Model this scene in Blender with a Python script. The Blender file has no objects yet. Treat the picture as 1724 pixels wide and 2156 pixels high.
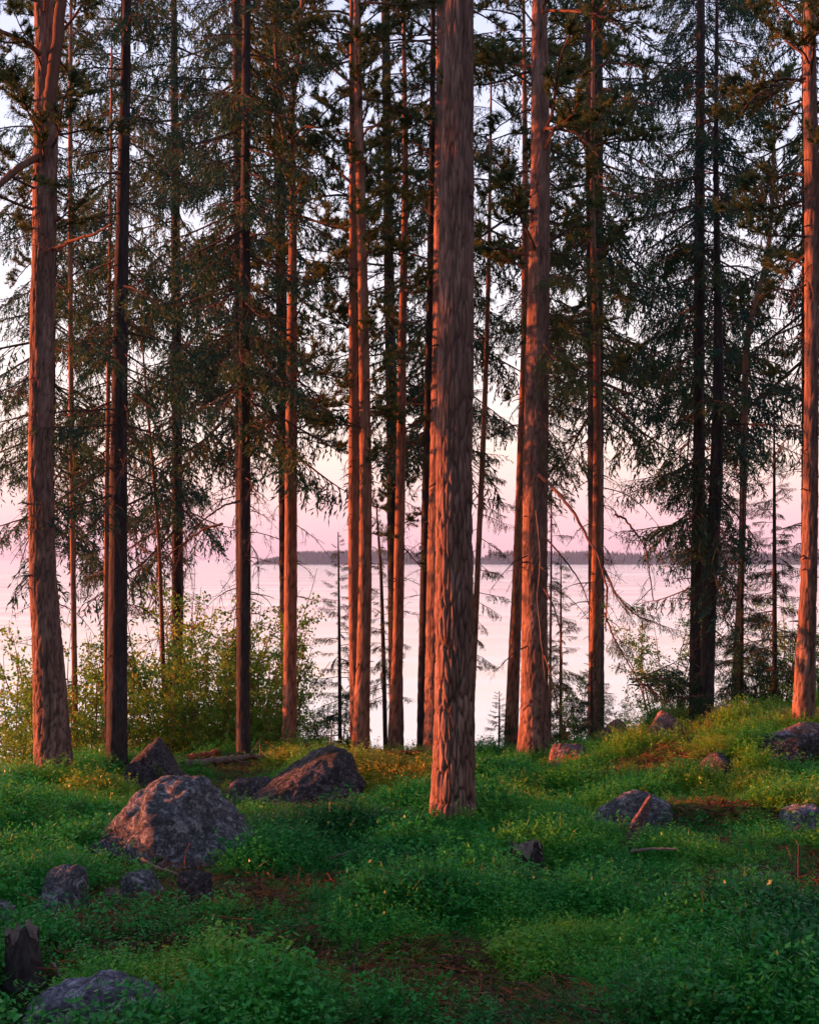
import bpy, math, random
import numpy as np

# ---------------------------------------------------------------- camera, world, sun, exposure
SC = bpy.context.scene
COL = SC.collection
RNG = np.random.default_rng(7)
R = random.Random(11)
EYE = 8.5                      # camera height above the lake
FPX, U0, V0 = 2602.0, 862.0, 1178.0   # focal length and horizon, in units of the 1724 x 2156 view

cam_d = bpy.data.cameras.new('camera')
cam_d.sensor_fit = 'VERTICAL'; cam_d.sensor_height = 24.0
cam_d.lens = 24.0 * FPX / 2156.0
cam_d.shift_y = (V0 - 1078.0) / 2156.0
cam_d.clip_start = 0.05; cam_d.clip_end = 20000.0
cam = bpy.data.objects.new('camera', cam_d); COL.objects.link(cam)
cam.location = (0, 0, EYE); cam.rotation_euler = (math.radians(90), 0, 0)
SC.camera = cam

SUN_EL, SUN_AZ = 5.6, 280.0    # degrees; azimuth clockwise from +Y (the view direction)
el, az = math.radians(SUN_EL), math.radians(SUN_AZ)
sun_dir = np.array([math.sin(az) * math.cos(el), math.cos(az) * math.cos(el), math.sin(el)])
world = bpy.data.worlds.new('World'); SC.world = world; world.use_nodes = True
nt = world.node_tree; nt.nodes.clear()
wo = nt.nodes.new('ShaderNodeOutputWorld')
sky = nt.nodes.new('ShaderNodeTexSky'); sky.sky_type = 'NISHITA'; sky.sun_disc = False
sky.sun_elevation = el; sky.sun_rotation = az; sky.air_density = 1.0; sky.dust_density = 1.5
bg1 = nt.nodes.new('ShaderNodeBackground'); bg1.inputs['Strength'].default_value = 0.03
nt.links.new(sky.outputs[0], bg1.inputs['Color'])
tc = nt.nodes.new('ShaderNodeTexCoord'); sx = nt.nodes.new('ShaderNodeSeparateXYZ')
nt.links.new(tc.outputs['Generated'], sx.inputs[0])
wr = nt.nodes.new('ShaderNodeValToRGB')
nt.links.new(sx.outputs['Z'], wr.inputs['Fac'])
stops = [(0.0, (0.80, 0.46, 0.56)), (0.035, (0.86, 0.50, 0.58)), (0.085, (0.93, 0.64, 0.60)),
         (0.17, (0.88, 0.74, 0.76)), (0.32, (0.70, 0.69, 0.88)), (0.45, (0.54, 0.57, 0.82)), (0.62, (0.52, 0.58, 0.84)), (1.0, (0.36, 0.46, 0.74))]
e = wr.color_ramp.elements
while len(e) < len(stops): e.new(0.5)
for i, (p, c) in enumerate(stops):
    e[i].position = p; e[i].color = (*c, 1)
bg2 = nt.nodes.new('ShaderNodeBackground'); bg2.inputs['Strength'].default_value = 0.425
nt.links.new(wr.outputs[0], bg2.inputs['Color'])
ad = nt.nodes.new('ShaderNodeAddShader')
nt.links.new(bg1.outputs[0], ad.inputs[0]); nt.links.new(bg2.outputs[0], ad.inputs[1])
nt.links.new(ad.outputs[0], wo.inputs['Surface'])

sun_l = bpy.data.lights.new('sun', 'SUN'); sun_l.energy = 5.0; sun_l.angle = math.radians(0.6)
sun_l.color = (1.0, 0.23, 0.075)
sun = bpy.data.objects.new('sun', sun_l); COL.objects.link(sun)
from mathutils import Vector, Matrix
sun.rotation_euler = Vector(sun_dir.tolist()).to_track_quat('Z', 'Y').to_euler()
SC.view_settings.view_transform = 'Standard'; SC.view_settings.look = 'None'
SC.view_settings.exposure = 1.55; SC.view_settings.gamma = 1.0
SC.view_settings.use_curve_mapping = False
SC.render.engine = 'CYCLES'
SC.cycles.max_bounces = 5; SC.cycles.diffuse_bounces = 2; SC.cycles.glossy_bounces = 2
SC.cycles.transmission_bounces = 3; SC.cycles.transparent_max_bounces = 4
SC.cycles.use_denoising = True; SC.cycles.denoiser = 'OPENIMAGEDENOISE'

# ---------------------------------------------------------------- noise
def _h(i, j, k, s):
    n = (i * 374761393 + j * 668265263 + k * 2147483647 + s * 974634777) & 0xffffffff
    n = ((n ^ (n >> 13)) * 1274126177) & 0xffffffff
    n = ((n ^ (n >> 16)) * 2246822519) & 0xffffffff
    return ((n ^ (n >> 15)) & 0xffffff) / float(0xffffff)
def vnoise(p, seed=0):
    p = np.asarray(p, float); f = np.floor(p).astype(np.int64); t = p - f; t = t * t * (3 - 2 * t)
    r = 0
    for a in (0, 1):
        for b in (0, 1):
            for c in (0, 1):
                w = (t[:, 0] if a else 1 - t[:, 0]) * (t[:, 1] if b else 1 - t[:, 1]) * (t[:, 2] if c else 1 - t[:, 2])
                r = r + w * _h(f[:, 0] + a, f[:, 1] + b, f[:, 2] + c, seed)
    return r * 2 - 1
def fbm(p, o=4, seed=0, g=0.5):
    p = np.asarray(p, float); r = 0; a = 1.0
    for k in range(o):
        r = r + a * vnoise(p * (2.03 ** k), seed + k * 17); a *= g
    return r
def worley(p, seed=0):
    """F1 and F2-F1 of jittered cells"""
    f = np.floor(p).astype(np.int64); d1 = np.full(len(p), 9.0); d2 = np.full(len(p), 9.0)
    for a in (-1, 0, 1):
        for b in (-1, 0, 1):
            for c in (-1, 0, 1):
                i, j, k = f[:, 0] + a, f[:, 1] + b, f[:, 2] + c
                q = np.stack([i + _h(i, j, k, seed), j + _h(i, j, k, seed + 1), k + _h(i, j, k, seed + 2)], 1)
                d = np.sqrt(((q - p) ** 2).sum(1))
                n = d < d1
                d2 = np.where(n, d1, np.minimum(d2, d)); d1 = np.where(n, d, d1)
    return d1, d2 - d1
def sstep(x, a, b):
    t = np.clip((x - a) / (b - a), 0, 1); return t * t * (3 - 2 * t)
def P(u, v, y):
    return np.array([(u - U0) / FPX * y, y, EYE - (v - V0) / FPX * y])

# ---------------------------------------------------------------- terrain height
def ground_z(x, y, fine=True):
    x = np.atleast_1d(np.asarray(x, float)); y = np.atleast_1d(np.asarray(y, float))
    drop = 2.05 + 0.07 * (y - 5.5)
    drop = drop - 0.66 * sstep(x - 0.12 * (y - 15), 1.4, 4.8) * sstep(y, 11.0, 16.2)
    drop = drop - 1.1 * sstep(-x - 0.30 * y, 2.2, 6.0) * sstep(-y, -11.0, -7.0)       # unseen low knoll, added beyond the left edge to shade the foreground
    ye = 15.3 + 4.0 * sstep(x, -5.6, -2.6) + 0.8 * sstep(x, 1.5, 4)
    hump = ((x - 2.95) / .95) ** 2 + ((y - 11.75) / .42) ** 2
    drop = drop - 0.20 * np.exp(-hump ** 1.5)
    s = 1.0
    q = (y - ye) / s
    drop = drop + 0.33 * s * np.where(q > 20, q, np.log1p(np.exp(np.clip(q, -20, 20))))
    z = EYE - drop
    n = fbm(np.stack([x * 0.45, y * 0.45, x * 0 + 3.3], 1), 3, 5) * 0.15
    if fine:
        n = n + fbm(np.stack([x * 2.2, y * 2.2, x * 0 + 9.3], 1), 3, 8) * (0.05 + 0.05 * sstep(y, 12, 14) * sstep(x, 1.5, 3))
    return np.maximum(z + n * np.clip((y - 2) / 4, 0, 1), -6.0)
def hit(u, v, y0=4.0, y1=30.0):
    """point of the terrain seen at (u, v)"""
    ys = np.linspace(y0, y1, 1300)
    x = (u - U0) / FPX * ys; z = EYE - (v - V0) / FPX * ys
    b = z <= ground_z(x, ys)
    k = int(np.argmax(b)) if b.any() else len(ys) - 1
    return np.array([x[k], ys[k], z[k]])

# ---------------------------------------------------------------- object helpers
def tag(o, label=None, cat=None, group=None, kind=None):
    if label: o['label'] = label
    if cat: o['category'] = cat
    if group: o['group'] = group
    if kind: o['kind'] = kind
    return o
def empty(name, loc, label=None, cat=None, group=None):
    o = bpy.data.objects.new(name, None); o.empty_display_size = 0.3; COL.objects.link(o)
    o.location = [float(c) for c in loc]; tag(o, label, cat, group); return o
def mesh_np(name, V, F, mats, mi=None, smooth=True, tint=None):
    """V (n,3), F (m,3) or (m,4)"""
    me = bpy.data.meshes.new(name); V = np.asarray(V, np.float32); F = np.asarray(F, np.int32)
    k = F.shape[1]
    me.vertices.add(len(V)); me.vertices.foreach_set('co', V.ravel())
    me.loops.add(F.size); me.loops.foreach_set('vertex_index', F.ravel())
    me.polygons.add(len(F)); me.polygons.foreach_set('loop_start', np.arange(len(F), dtype=np.int32) * k)
    try: me.polygons.foreach_set('loop_total', np.full(len(F), k, np.int32))
    except Exception: pass
    for m in mats: me.materials.append(m)
    if mi is not None: me.polygons.foreach_set('material_index', np.asarray(mi, np.int32))
    me.polygons.foreach_set('use_smooth', np.full(len(F), bool(smooth)))
    if tint is not None:
        a = me.attributes.new('tint', 'FLOAT', 'POINT'); a.data.foreach_set('value', np.asarray(tint, np.float32))
    me.update(calc_edges=True)
    return me
def obj(name, me, parent=None, loc=None):
    o = bpy.data.objects.new(name, me); COL.objects.link(o)
    if parent is not None: o.parent = parent
    if loc is not None: o.location = [float(c) for c in loc]
    return o

class Acc:
    """collects triangles with material index and tint"""
    def __init__(s): s.V = []; s.F = []; s.M = []; s.T = []; s.n = 0
    def add(s, V, F, m=0, t=0.5):
        V = np.asarray(V, float); F = np.asarray(F, np.int64)
        s.V.append(V); s.F.append(F + s.n); s.M.append(np.full(len(F), m) if np.isscalar(m) else m)
        s.T.append(np.full(len(V), t) if np.isscalar(t) else t); s.n += len(V)
    def arrays(s):
        return np.concatenate(s.V), np.concatenate(s.F), np.concatenate(s.M), np.concatenate(s.T)
    def mesh(s, name, mats, smooth=False):
        V, F, M, T = s.arrays(); return mesh_np(name, V, F, mats, M, smooth, T)

def tube(path, rad, k=3):
    """triangulated tube with transported frame"""
    path = np.asarray(path, float); rad = np.asarray(rad, float); n = len(path)
    tg = np.gradient(path, axis=0); tg /= np.linalg.norm(tg, axis=1)[:, None] + 1e-9
    ref = np.array([0, 0, 1.0]) if abs(tg[0, 2]) < 0.9 else np.array([1.0, 0, 0])
    a = np.cross(ref, tg[0]); a /= np.linalg.norm(a)
    V = []
    for i in range(n):
        a = a - tg[i] * a.dot(tg[i]); a /= np.linalg.norm(a) + 1e-9
        b = np.cross(tg[i], a)
        for j in range(k):
            an = 2 * math.pi * j / k
            V.append(path[i] + rad[i] * (a * math.cos(an) + b * math.sin(an)))
    F = []
    for i in range(n - 1):
        for j in range(k):
            p, q = i * k + j, i * k + (j + 1) % k
            F.append((p, q, q + k)); F.append((p, q + k, p + k))
    for j in range(1, k - 1): F.append(((n - 1) * k, (n - 1) * k + j, (n - 1) * k + j + 1))
    return np.array(V), np.array(F)
def unit(v): return v / (np.linalg.norm(v) + 1e-9)
def kites(Pb, D, S, L, W):
    """arrays of base points, directions, side vectors, lengths, widths -> two triangles each"""
    Pb, D, S = map(np.asarray, (Pb, D, S)); L = np.asarray(L)[:, None]; W = np.asarray(W)[:, None]
    m = len(Pb)
    V = np.stack([Pb, Pb + D * L * .4 + S * W / 2, Pb + D * L, Pb + D * L * .4 - S * W / 2], 1).reshape(-1, 3)
    i = np.arange(m)[:, None] * 4
    F = np.concatenate([i + np.array([[0, 1, 2]]), i + np.array([[0, 2, 3]])])
    return V, F
def rand_perp(D, rng):
    r = rng.normal(size=D.shape); s = np.cross(D, r)
    return s / (np.linalg.norm(s, axis=1)[:, None] + 1e-9)

# ---------------------------------------------------------------- materials
def nodes_of(name):
    m = bpy.data.materials.new(name); m.use_nodes = True; t = m.node_tree; t.nodes.clear()
    return m, t, t.nodes.new('ShaderNodeOutputMaterial')
def ramp(t, fac, stops, interp='LINEAR'):
    r = t.nodes.new('ShaderNodeValToRGB'); r.color_ramp.interpolation = interp
    e = r.color_ramp.elements
    while len(e) < len(stops): e.new(0.5)
    for i, (p, c) in enumerate(stops): e[i].position = p; e[i].color = (*c, 1) if len(c) == 3 else c
    t.links.new(fac, r.inputs[0]); return r.outputs[0]
def noise(t, vec, scale, detail=4, rough=0.55, dim='3D', dist=0.0):
    n = t.nodes.new('ShaderNodeTexNoise'); n.noise_dimensions = dim
    n.inputs['Scale'].default_value = scale; n.inputs['Detail'].default_value = detail
    n.inputs['Roughness'].default_value = rough; n.inputs['Distortion'].default_value = dist
    if vec is not None: t.links.new(vec, n.inputs['Vector'])
    return n.outputs['Fac']
def mapping(t, scale=(1, 1, 1)):
    c = t.nodes.new('ShaderNodeTexCoord'); m = t.nodes.new('ShaderNodeMapping')
    m.inputs['Scale'].default_value = scale; t.links.new(c.outputs['Object'], m.inputs[0]); return m.outputs[0]
def mixc(t, fac, a, b, mode='MIX'):
    m = t.nodes.new('ShaderNodeMix'); m.data_type = 'RGBA'; m.blend_type = mode
    for s, v in ((0, fac), (6, a), (7, b)):
        if hasattr(v, 'node'): t.links.new(v, m.inputs[s])
        else: m.inputs[s].default_value = v if s == 0 else (*v, 1)
    return m.outputs[2]
def principled(t, out, col, rough=0.8, spec=0.3, bump=None, bstr=0.4, bdist=0.02):
    p = t.nodes.new('ShaderNodeBsdfPrincipled')
    if hasattr(col, 'node'): t.links.new(col, p.inputs['Base Color'])
    else: p.inputs['Base Color'].default_value = (*col, 1)
    p.inputs['Roughness'].default_value = rough; p.inputs['Specular IOR Level'].default_value = spec
    if bump is not None:
        b = t.nodes.new('ShaderNodeBump'); b.inputs['Strength'].default_value = bstr; b.inputs['Distance'].default_value = bdist
        t.links.new(bump, b.inputs['Height']); t.links.new(b.outputs[0], p.inputs['Normal'])
    t.links.new(p.outputs[0], out.inputs['Surface']); return p

def bark_mat(name, c0, c1, c2, sc=14):
    m, t, o = nodes_of(name)
    v = mapping(t, (1, 1, 0.14))
    a = noise(t, v, sc, 6, 0.7, dist=0.4)
    b = noise(t, mapping(t, (1, 1, .6)), 2.3, 4)
    col = ramp(t, a, [(0.28, c0), (0.5, c1), (0.72, c2)])
    col = mixc(t, ramp(t, b, [(0.35, (0, 0, 0)), (0.7, (0.7, 0.7, 0.7))]), col, tuple(x * 0.62 for x in c1))
    if name in ('pine_bark', 'pine_upper_bark', 'spruce_bark'):
        at = t.nodes.new('ShaderNodeAttribute'); at.attribute_name = 'tint'     # furrows show the older, greyer bark
        fm = t.nodes.new('ShaderNodeMath'); fm.operation = 'MULTIPLY'; fm.inputs[1].default_value = 0.92
        t.links.new(at.outputs['Fac'], fm.inputs[0]); col = mixc(t, fm.outputs[0], col, (0.03, 0.022, 0.022))
    principled(t, o, col, 0.92, 0.12, a, 0.9, 0.02)
    return m
M_PINE = bark_mat('pine_bark', (0.045, 0.032, 0.032), (0.27, 0.16, 0.13), (0.48, 0.31, 0.26))
M_PINEUP = bark_mat('pine_upper_bark', (0.10, 0.055, 0.042), (0.33, 0.165, 0.11), (0.48, 0.28, 0.21), 12)
M_SPRUCE = bark_mat('spruce_bark', (0.025, 0.022, 0.024), (0.065, 0.055, 0.056), (0.13, 0.11, 0.108), 22)
M_TWIG = bark_mat('twig_bark', (0.05, 0.035, 0.03), (0.12, 0.075, 0.06), (0.20, 0.13, 0.10), 40)
M_DEAD = bark_mat('dead_branch_bark', (0.12, 0.09, 0.08), (0.24, 0.18, 0.16), (0.36, 0.29, 0.26), 30)

def leaf_mat(name, stops, trans=0.3, rough=0.6, spec=0.2, inst=False):
    m, t, o = nodes_of(name)
    a = t.nodes.new('ShaderNodeAttribute'); a.attribute_name = 'tint'
    fac = a.outputs['Fac']
    if inst:
        b = t.nodes.new('ShaderNodeAttribute'); b.attribute_name = 'ptint'; b.attribute_type = 'INSTANCER'
        ma = t.nodes.new('ShaderNodeMath'); ma.operation = 'ADD'; ma.use_clamp = True
        t.links.new(fac, ma.inputs[0]); t.links.new(b.outputs['Fac'], ma.inputs[1]); fac = ma.outputs[0]
    col = ramp(t, fac, stops)
    p = t.nodes.new('ShaderNodeBsdfPrincipled'); t.links.new(col, p.inputs['Base Color'])
    p.inputs['Roughness'].default_value = rough; p.inputs['Specular IOR Level'].default_value = spec
    tr = t.nodes.new('ShaderNodeBsdfTranslucent'); t.links.new(col, tr.inputs['Color'])
    mx = t.nodes.new('ShaderNodeMixShader'); mx.inputs[0].default_value = trans
    t.links.new(p.outputs[0], mx.inputs[1]); t.links.new(tr.outputs[0], mx.inputs[2])
    t.links.new(mx.outputs[0], o.inputs['Surface']); return m
M_NEEDLE = leaf_mat('spruce_needles', [(0, (0.008, 0.046, 0.044)), (0.45, (0.022, 0.085, 0.055)), (0.8, (0.065, 0.125, 0.035)), (1, (0.15, 0.12, 0.04))], 0.3, 0.6, 0.15)
M_PNEEDLE = leaf_mat('pine_needles', [(0, (0.03, 0.075, 0.05)), (0.5, (0.075, 0.13, 0.045)), (1, (0.2, 0.2, 0.04))], 0.3, 0.55, 0.2)
M_LEAF = leaf_mat('birch_leaves', [(0, (0.06, 0.20, 0.03)), (0.5, (0.15, 0.36, 0.035)), (1, (0.40, 0.44, 0.04))], 0.45, 0.5, 0.3)
M_BIL = leaf_mat('bilberry_leaves', [(0, (0.012, 0.15, 0.035)), (0.4, (0.035, 0.36, 0.045)), (0.75, (0.16, 0.44, 0.035)), (1, (0.46, 0.38, 0.04))], 0.42, 0.4, 0.4, True)
M_GRASS = leaf_mat('grass_blades', [(0, (0.04, 0.12, 0.02)), (0.5, (0.11, 0.20, 0.03)), (0.8, (0.26, 0.20, 0.05)), (1, (0.36, 0.2, 0.08))], 0.35, 0.5, 0.2, True)
M_STEM = bark_mat('stem_bark', (0.10, 0.05, 0.035), (0.22, 0.12, 0.08), (0.32, 0.19, 0.13), 30)

def ground_mat():
    m, t, o = nodes_of('forest_floor')
    v = mapping(t)
    a = noise(t, v, 1.1, 6, 0.6); b = noise(t, v, 22, 6, 0.75); c = noise(t, v, 90, 3, 0.7)
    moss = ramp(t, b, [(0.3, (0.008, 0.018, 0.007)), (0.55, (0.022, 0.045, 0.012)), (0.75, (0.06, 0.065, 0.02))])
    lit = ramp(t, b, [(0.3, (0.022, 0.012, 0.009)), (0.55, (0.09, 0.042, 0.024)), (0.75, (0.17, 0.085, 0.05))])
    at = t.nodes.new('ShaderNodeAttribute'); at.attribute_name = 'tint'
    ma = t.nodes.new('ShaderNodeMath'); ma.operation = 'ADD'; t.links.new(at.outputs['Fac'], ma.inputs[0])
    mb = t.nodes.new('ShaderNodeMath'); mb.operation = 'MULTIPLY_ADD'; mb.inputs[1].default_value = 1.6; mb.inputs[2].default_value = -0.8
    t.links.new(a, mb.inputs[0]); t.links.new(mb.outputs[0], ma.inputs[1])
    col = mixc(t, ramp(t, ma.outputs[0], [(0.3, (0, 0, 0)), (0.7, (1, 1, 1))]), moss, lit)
    hh = t.nodes.new('ShaderNodeMath'); hh.operation = 'ADD'; t.links.new(b, hh.inputs[0]); t.links.new(c, hh.inputs[1])
    principled(t, o, col, 0.95, 0.08, hh.outputs[0], 1.0, 0.04); return m
M_GROUND = ground_mat()

def rock_mat(name, base, light, moss=0.3, pink=0.0):
    m, t, o = nodes_of(name)
    v = mapping(t)
    a = noise(t, v, 5, 8, 0.7); b = noise(t, v, 38, 5, 0.75); c = noise(t, v, 1.7, 3)
    col = ramp(t, b, [(0.34, tuple(x * 0.35 for x in base)), (0.5, base), (0.66, light)])
    col = mixc(t, ramp(t, a, [(0.40, (0, 0, 0)), (0.58, (0.75, 0.75, 0.75))]), col, tuple(x * 0.45 for x in base))
    lich = ramp(t, noise(t, v, 13, 5, 0.8, dist=1.0), [(0.53, (0, 0, 0)), (0.60, (0.8, 0.8, 0.8))])
    col = mixc(t, lich, col, tuple(min(1, x * 1.35) for x in light))
    geo = t.nodes.new('ShaderNodeNewGeometry'); s = t.nodes.new('ShaderNodeSeparateXYZ'); t.links.new(geo.outputs['Normal'], s.inputs[0])
    ma = t.nodes.new('ShaderNodeMath'); ma.operation = 'MULTIPLY'; t.links.new(s.outputs['Z'], ma.inputs[0])
    mz = ramp(t, a, [(0.40, (0, 0, 0)), (0.62, (1, 1, 1))]); t.links.new(mz, ma.inputs[1])
    mf = t.nodes.new('ShaderNodeMath'); mf.operation = 'MULTIPLY'; mf.inputs[1].default_value = moss; t.links.new(ma.outputs[0], mf.inputs[0])
    col = mixc(t, mf.outputs[0], col, (0.035, 0.05, 0.018))
    hh = t.nodes.new('ShaderNodeMath'); hh.operation = 'ADD'; t.links.new(a, hh.inputs[0]); t.links.new(b, hh.inputs[1])
    principled(t, o, col, 0.9, 0.2, hh.outputs[0], 1.0, 0.05); return m
M_ROCK = rock_mat('boulder_granite', (0.16, 0.16, 0.185), (0.44, 0.43, 0.47), 0.4)
M_ROCKD = rock_mat('dark_mossy_granite', (0.09, 0.08, 0.095), (0.25, 0.20, 0.23), 0.7)
M_ROCKL = rock_mat('pale_granite', (0.22, 0.21, 0.27), (0.50, 0.48, 0.58), 0.25)
M_ROCKP = rock_mat('pinkish_granite', (0.28, 0.17, 0.17), (0.54, 0.36, 0.35), 0.25)  # pinkish stone, its colour lightened in place of sunlight on the wedge

def wood_mat():
    m, t, o = nodes_of('weathered_wood')
    a = noise(t, mapping(t, (1, 1, 1)), 18, 6, 0.7)
    principled(t, o, ramp(t, a, [(0.3, (0.06, 0.045, 0.04)), (0.6, (0.20, 0.15, 0.13)), (0.8, (0.34, 0.27, 0.23))]), 0.9, 0.15, a, 0.8, 0.02); return m
M_WOOD = wood_mat()
def rot_mat():
    m, t, o = nodes_of('rotten_red_wood')
    a = noise(t, mapping(t), 25, 6, 0.7)
    principled(t, o, ramp(t, a, [(0.3, (0.14, 0.04, 0.02)), (0.6, (0.34, 0.11, 0.05)), (0.8, (0.5, 0.2, 0.1))]), 0.95, 0.1, a, 0.9, 0.02); return m
M_ROT = rot_mat()

def water_mat():
    m, t, o = nodes_of('lake_water')
    v = mapping(t, (0.25, 1, 1))
    a = noise(t, v, 0.9, 4, 0.6)
    b = t.nodes.new('ShaderNodeBump'); b.inputs['Strength'].default_value = 0.05; b.inputs['Distance'].default_value = 0.08
    t.links.new(a, b.inputs['Height'])
    g = t.nodes.new('ShaderNodeBsdfGlossy'); g.inputs['Roughness'].default_value = 0.12
    st = noise(t, mapping(t, (0.012, 0.09, 1)), 1.0, 5, 0.65)
    t.links.new(ramp(t, st, [(0.35, (0.95, 0.90, 0.92)), (0.65, (0.99, 0.97, 0.95))]), g.inputs['Color'])
    t.links.new(ramp(t, st, [(0.35, (0.05, 0.05, 0.05)), (0.6, (0.2, 0.2, 0.2))]), g.inputs['Roughness'])
    t.links.new(b.outputs[0], g.inputs['Normal'])
    d = t.nodes.new('ShaderNodeBsdfDiffuse'); d.inputs['Color'].default_value = (0.10, 0.12, 0.16, 1)
    mx = t.nodes.new('ShaderNodeMixShader'); mx.inputs[0].default_value = 0.94
    t.links.new(d.outputs[0], mx.inputs[1]); t.links.new(g.outputs[0], mx.inputs[2]); t.links.new(mx.outputs[0], o.inputs['Surface'])
    return m
M_WATER = water_mat()
def forest_mat():
    m, t, o = nodes_of('distant_forest_green')
    a = noise(t, mapping(t), 0.02, 4)
    principled(t, o, ramp(t, a, [(0.3, (0.02, 0.035, 0.03)), (0.7, (0.04, 0.06, 0.04))]), 0.9, 0.1); return m
M_FOREST = forest_mat()

# ---------------------------------------------------------------- ground, lake, far shore
def build_ground():
    xs = np.unique(np.concatenate([np.linspace(-90, -9, 45), np.arange(-9, 9.01, 0.1), np.linspace(9, 90, 45)]))
    ys = np.unique(np.concatenate([np.linspace(-80, 3, 50), np.arange(3, 21.01, 0.1), np.linspace(21, 60, 60)]))
    X, Y = np.meshgrid(xs, ys)
    Z = ground_z(X.ravel(), Y.ravel())
    nx, ny = len(xs), len(ys)
    i = (np.arange(ny - 1)[:, None] * nx + np.arange(nx - 1)[None, :]).ravel()
    F = np.stack([i, i + 1, i + nx + 1, i + nx], 1)
    x, y = X.ravel(), Y.ravel()
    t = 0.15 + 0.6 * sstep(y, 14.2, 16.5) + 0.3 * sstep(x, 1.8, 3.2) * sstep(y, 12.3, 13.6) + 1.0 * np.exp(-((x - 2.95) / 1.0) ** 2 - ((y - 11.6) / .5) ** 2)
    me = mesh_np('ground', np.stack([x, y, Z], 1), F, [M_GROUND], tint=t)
    return tag(obj('ground', me), 'mossy forest ground sloping gently down to the lake shore', kind='structure')
build_ground()

w = 9000.0
me = mesh_np('lake_water', [(-w, -3000, 0), (w, -3000, 0), (w, w, 0), (-w, w, 0)], [(0, 1, 2, 3)], [M_WATER], smooth=False)
tag(obj('lake_water', me), 'calm pink lake water reflecting the evening sky', kind='structure')

def far_land(name, label, x0, x1, y0, depth, h, taper, seed):
    nx, ny = int((x1 - x0) / 6), 26
    X, Y = np.meshgrid(np.linspace(x0, x1, nx), np.linspace(0, depth, ny))
    s = (X - x0) / taper
    prof = np.clip(s, 0, 1) ** 0.5
    yo = y0 + 60 * np.sin(X / 160.0) + Y
    Z = h * prof * np.sin(np.clip(Y / depth, 0, 1) * math.pi * 0.5) ** 0.25 * (0.93 + 0.10 * vnoise(np.stack([X.ravel() / 130, Y.ravel() * 0, X.ravel() * 0], 1), seed).reshape(X.shape)) 
    Z[0] = -3
    i = (np.arange(ny - 1)[:, None] * nx + np.arange(nx - 1)[None, :]).ravel()
    me = mesh_np(name, np.stack([X.ravel(), yo.ravel(), Z.ravel() * 0.62], 1), np.stack([i, i + 1, i + nx + 1, i + nx], 1), [M_FOREST])
    tag(obj(name, me), label, kind='structure')
    rg = np.random.default_rng(seed); A = Acc(); n = 2600
    fx = rg.uniform(x0 + 8, x1, n); fy = rg.uniform(2, depth * 0.9, n)
    pz = np.clip((fx - x0) / taper, 0, 1) ** 0.5
    gz = 0.62 * h * pz * np.sin(fy / depth * math.pi * 0.5) ** 0.25
    hh = h * 0.42 * (rg.uniform(0.45, 1.3, n) + .35 * vnoise(np.stack([fx / 60, fx * 0, fx * 0], 1), seed + 2)) * np.clip(pz, 0.35, 1); rr = rg.uniform(2.5, 5, n)
    yy = y0 + 60 * np.sin(fx / 160.0) + fy
    V = []; F = []
    for k in range(5):
        an = 2 * math.pi * k / 5
        V.append(np.stack([fx + rr * math.cos(an), yy + rr * math.sin(an), gz - 4], 1))
    V.append(np.stack([fx, yy, gz + hh], 1))
    V = np.stack(V, 1).reshape(-1, 3); b = np.arange(n)[:, None] * 6
    F = np.concatenate([b + np.array([[k, (k + 1) % 5, 5]]) for k in range(5)])
    me = mesh_np('distant_forest', V, F, [M_FOREST], smooth=False)
    tag(obj('distant_forest', me), 'hazy blue line of forest on the ' + ('headland' if taper > 60 else 'low point') + ' across the lake', kind='stuff')
far_land('headland_hills', 'low headland ending in open water across the lake', -275, 120, 2200, 260, 23, 70, 3)
far_land('far_shore_hills', 'long low wooded shore across the lake behind the trees', 130, 1500, 2100, 300, 23, 30, 4)

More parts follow.
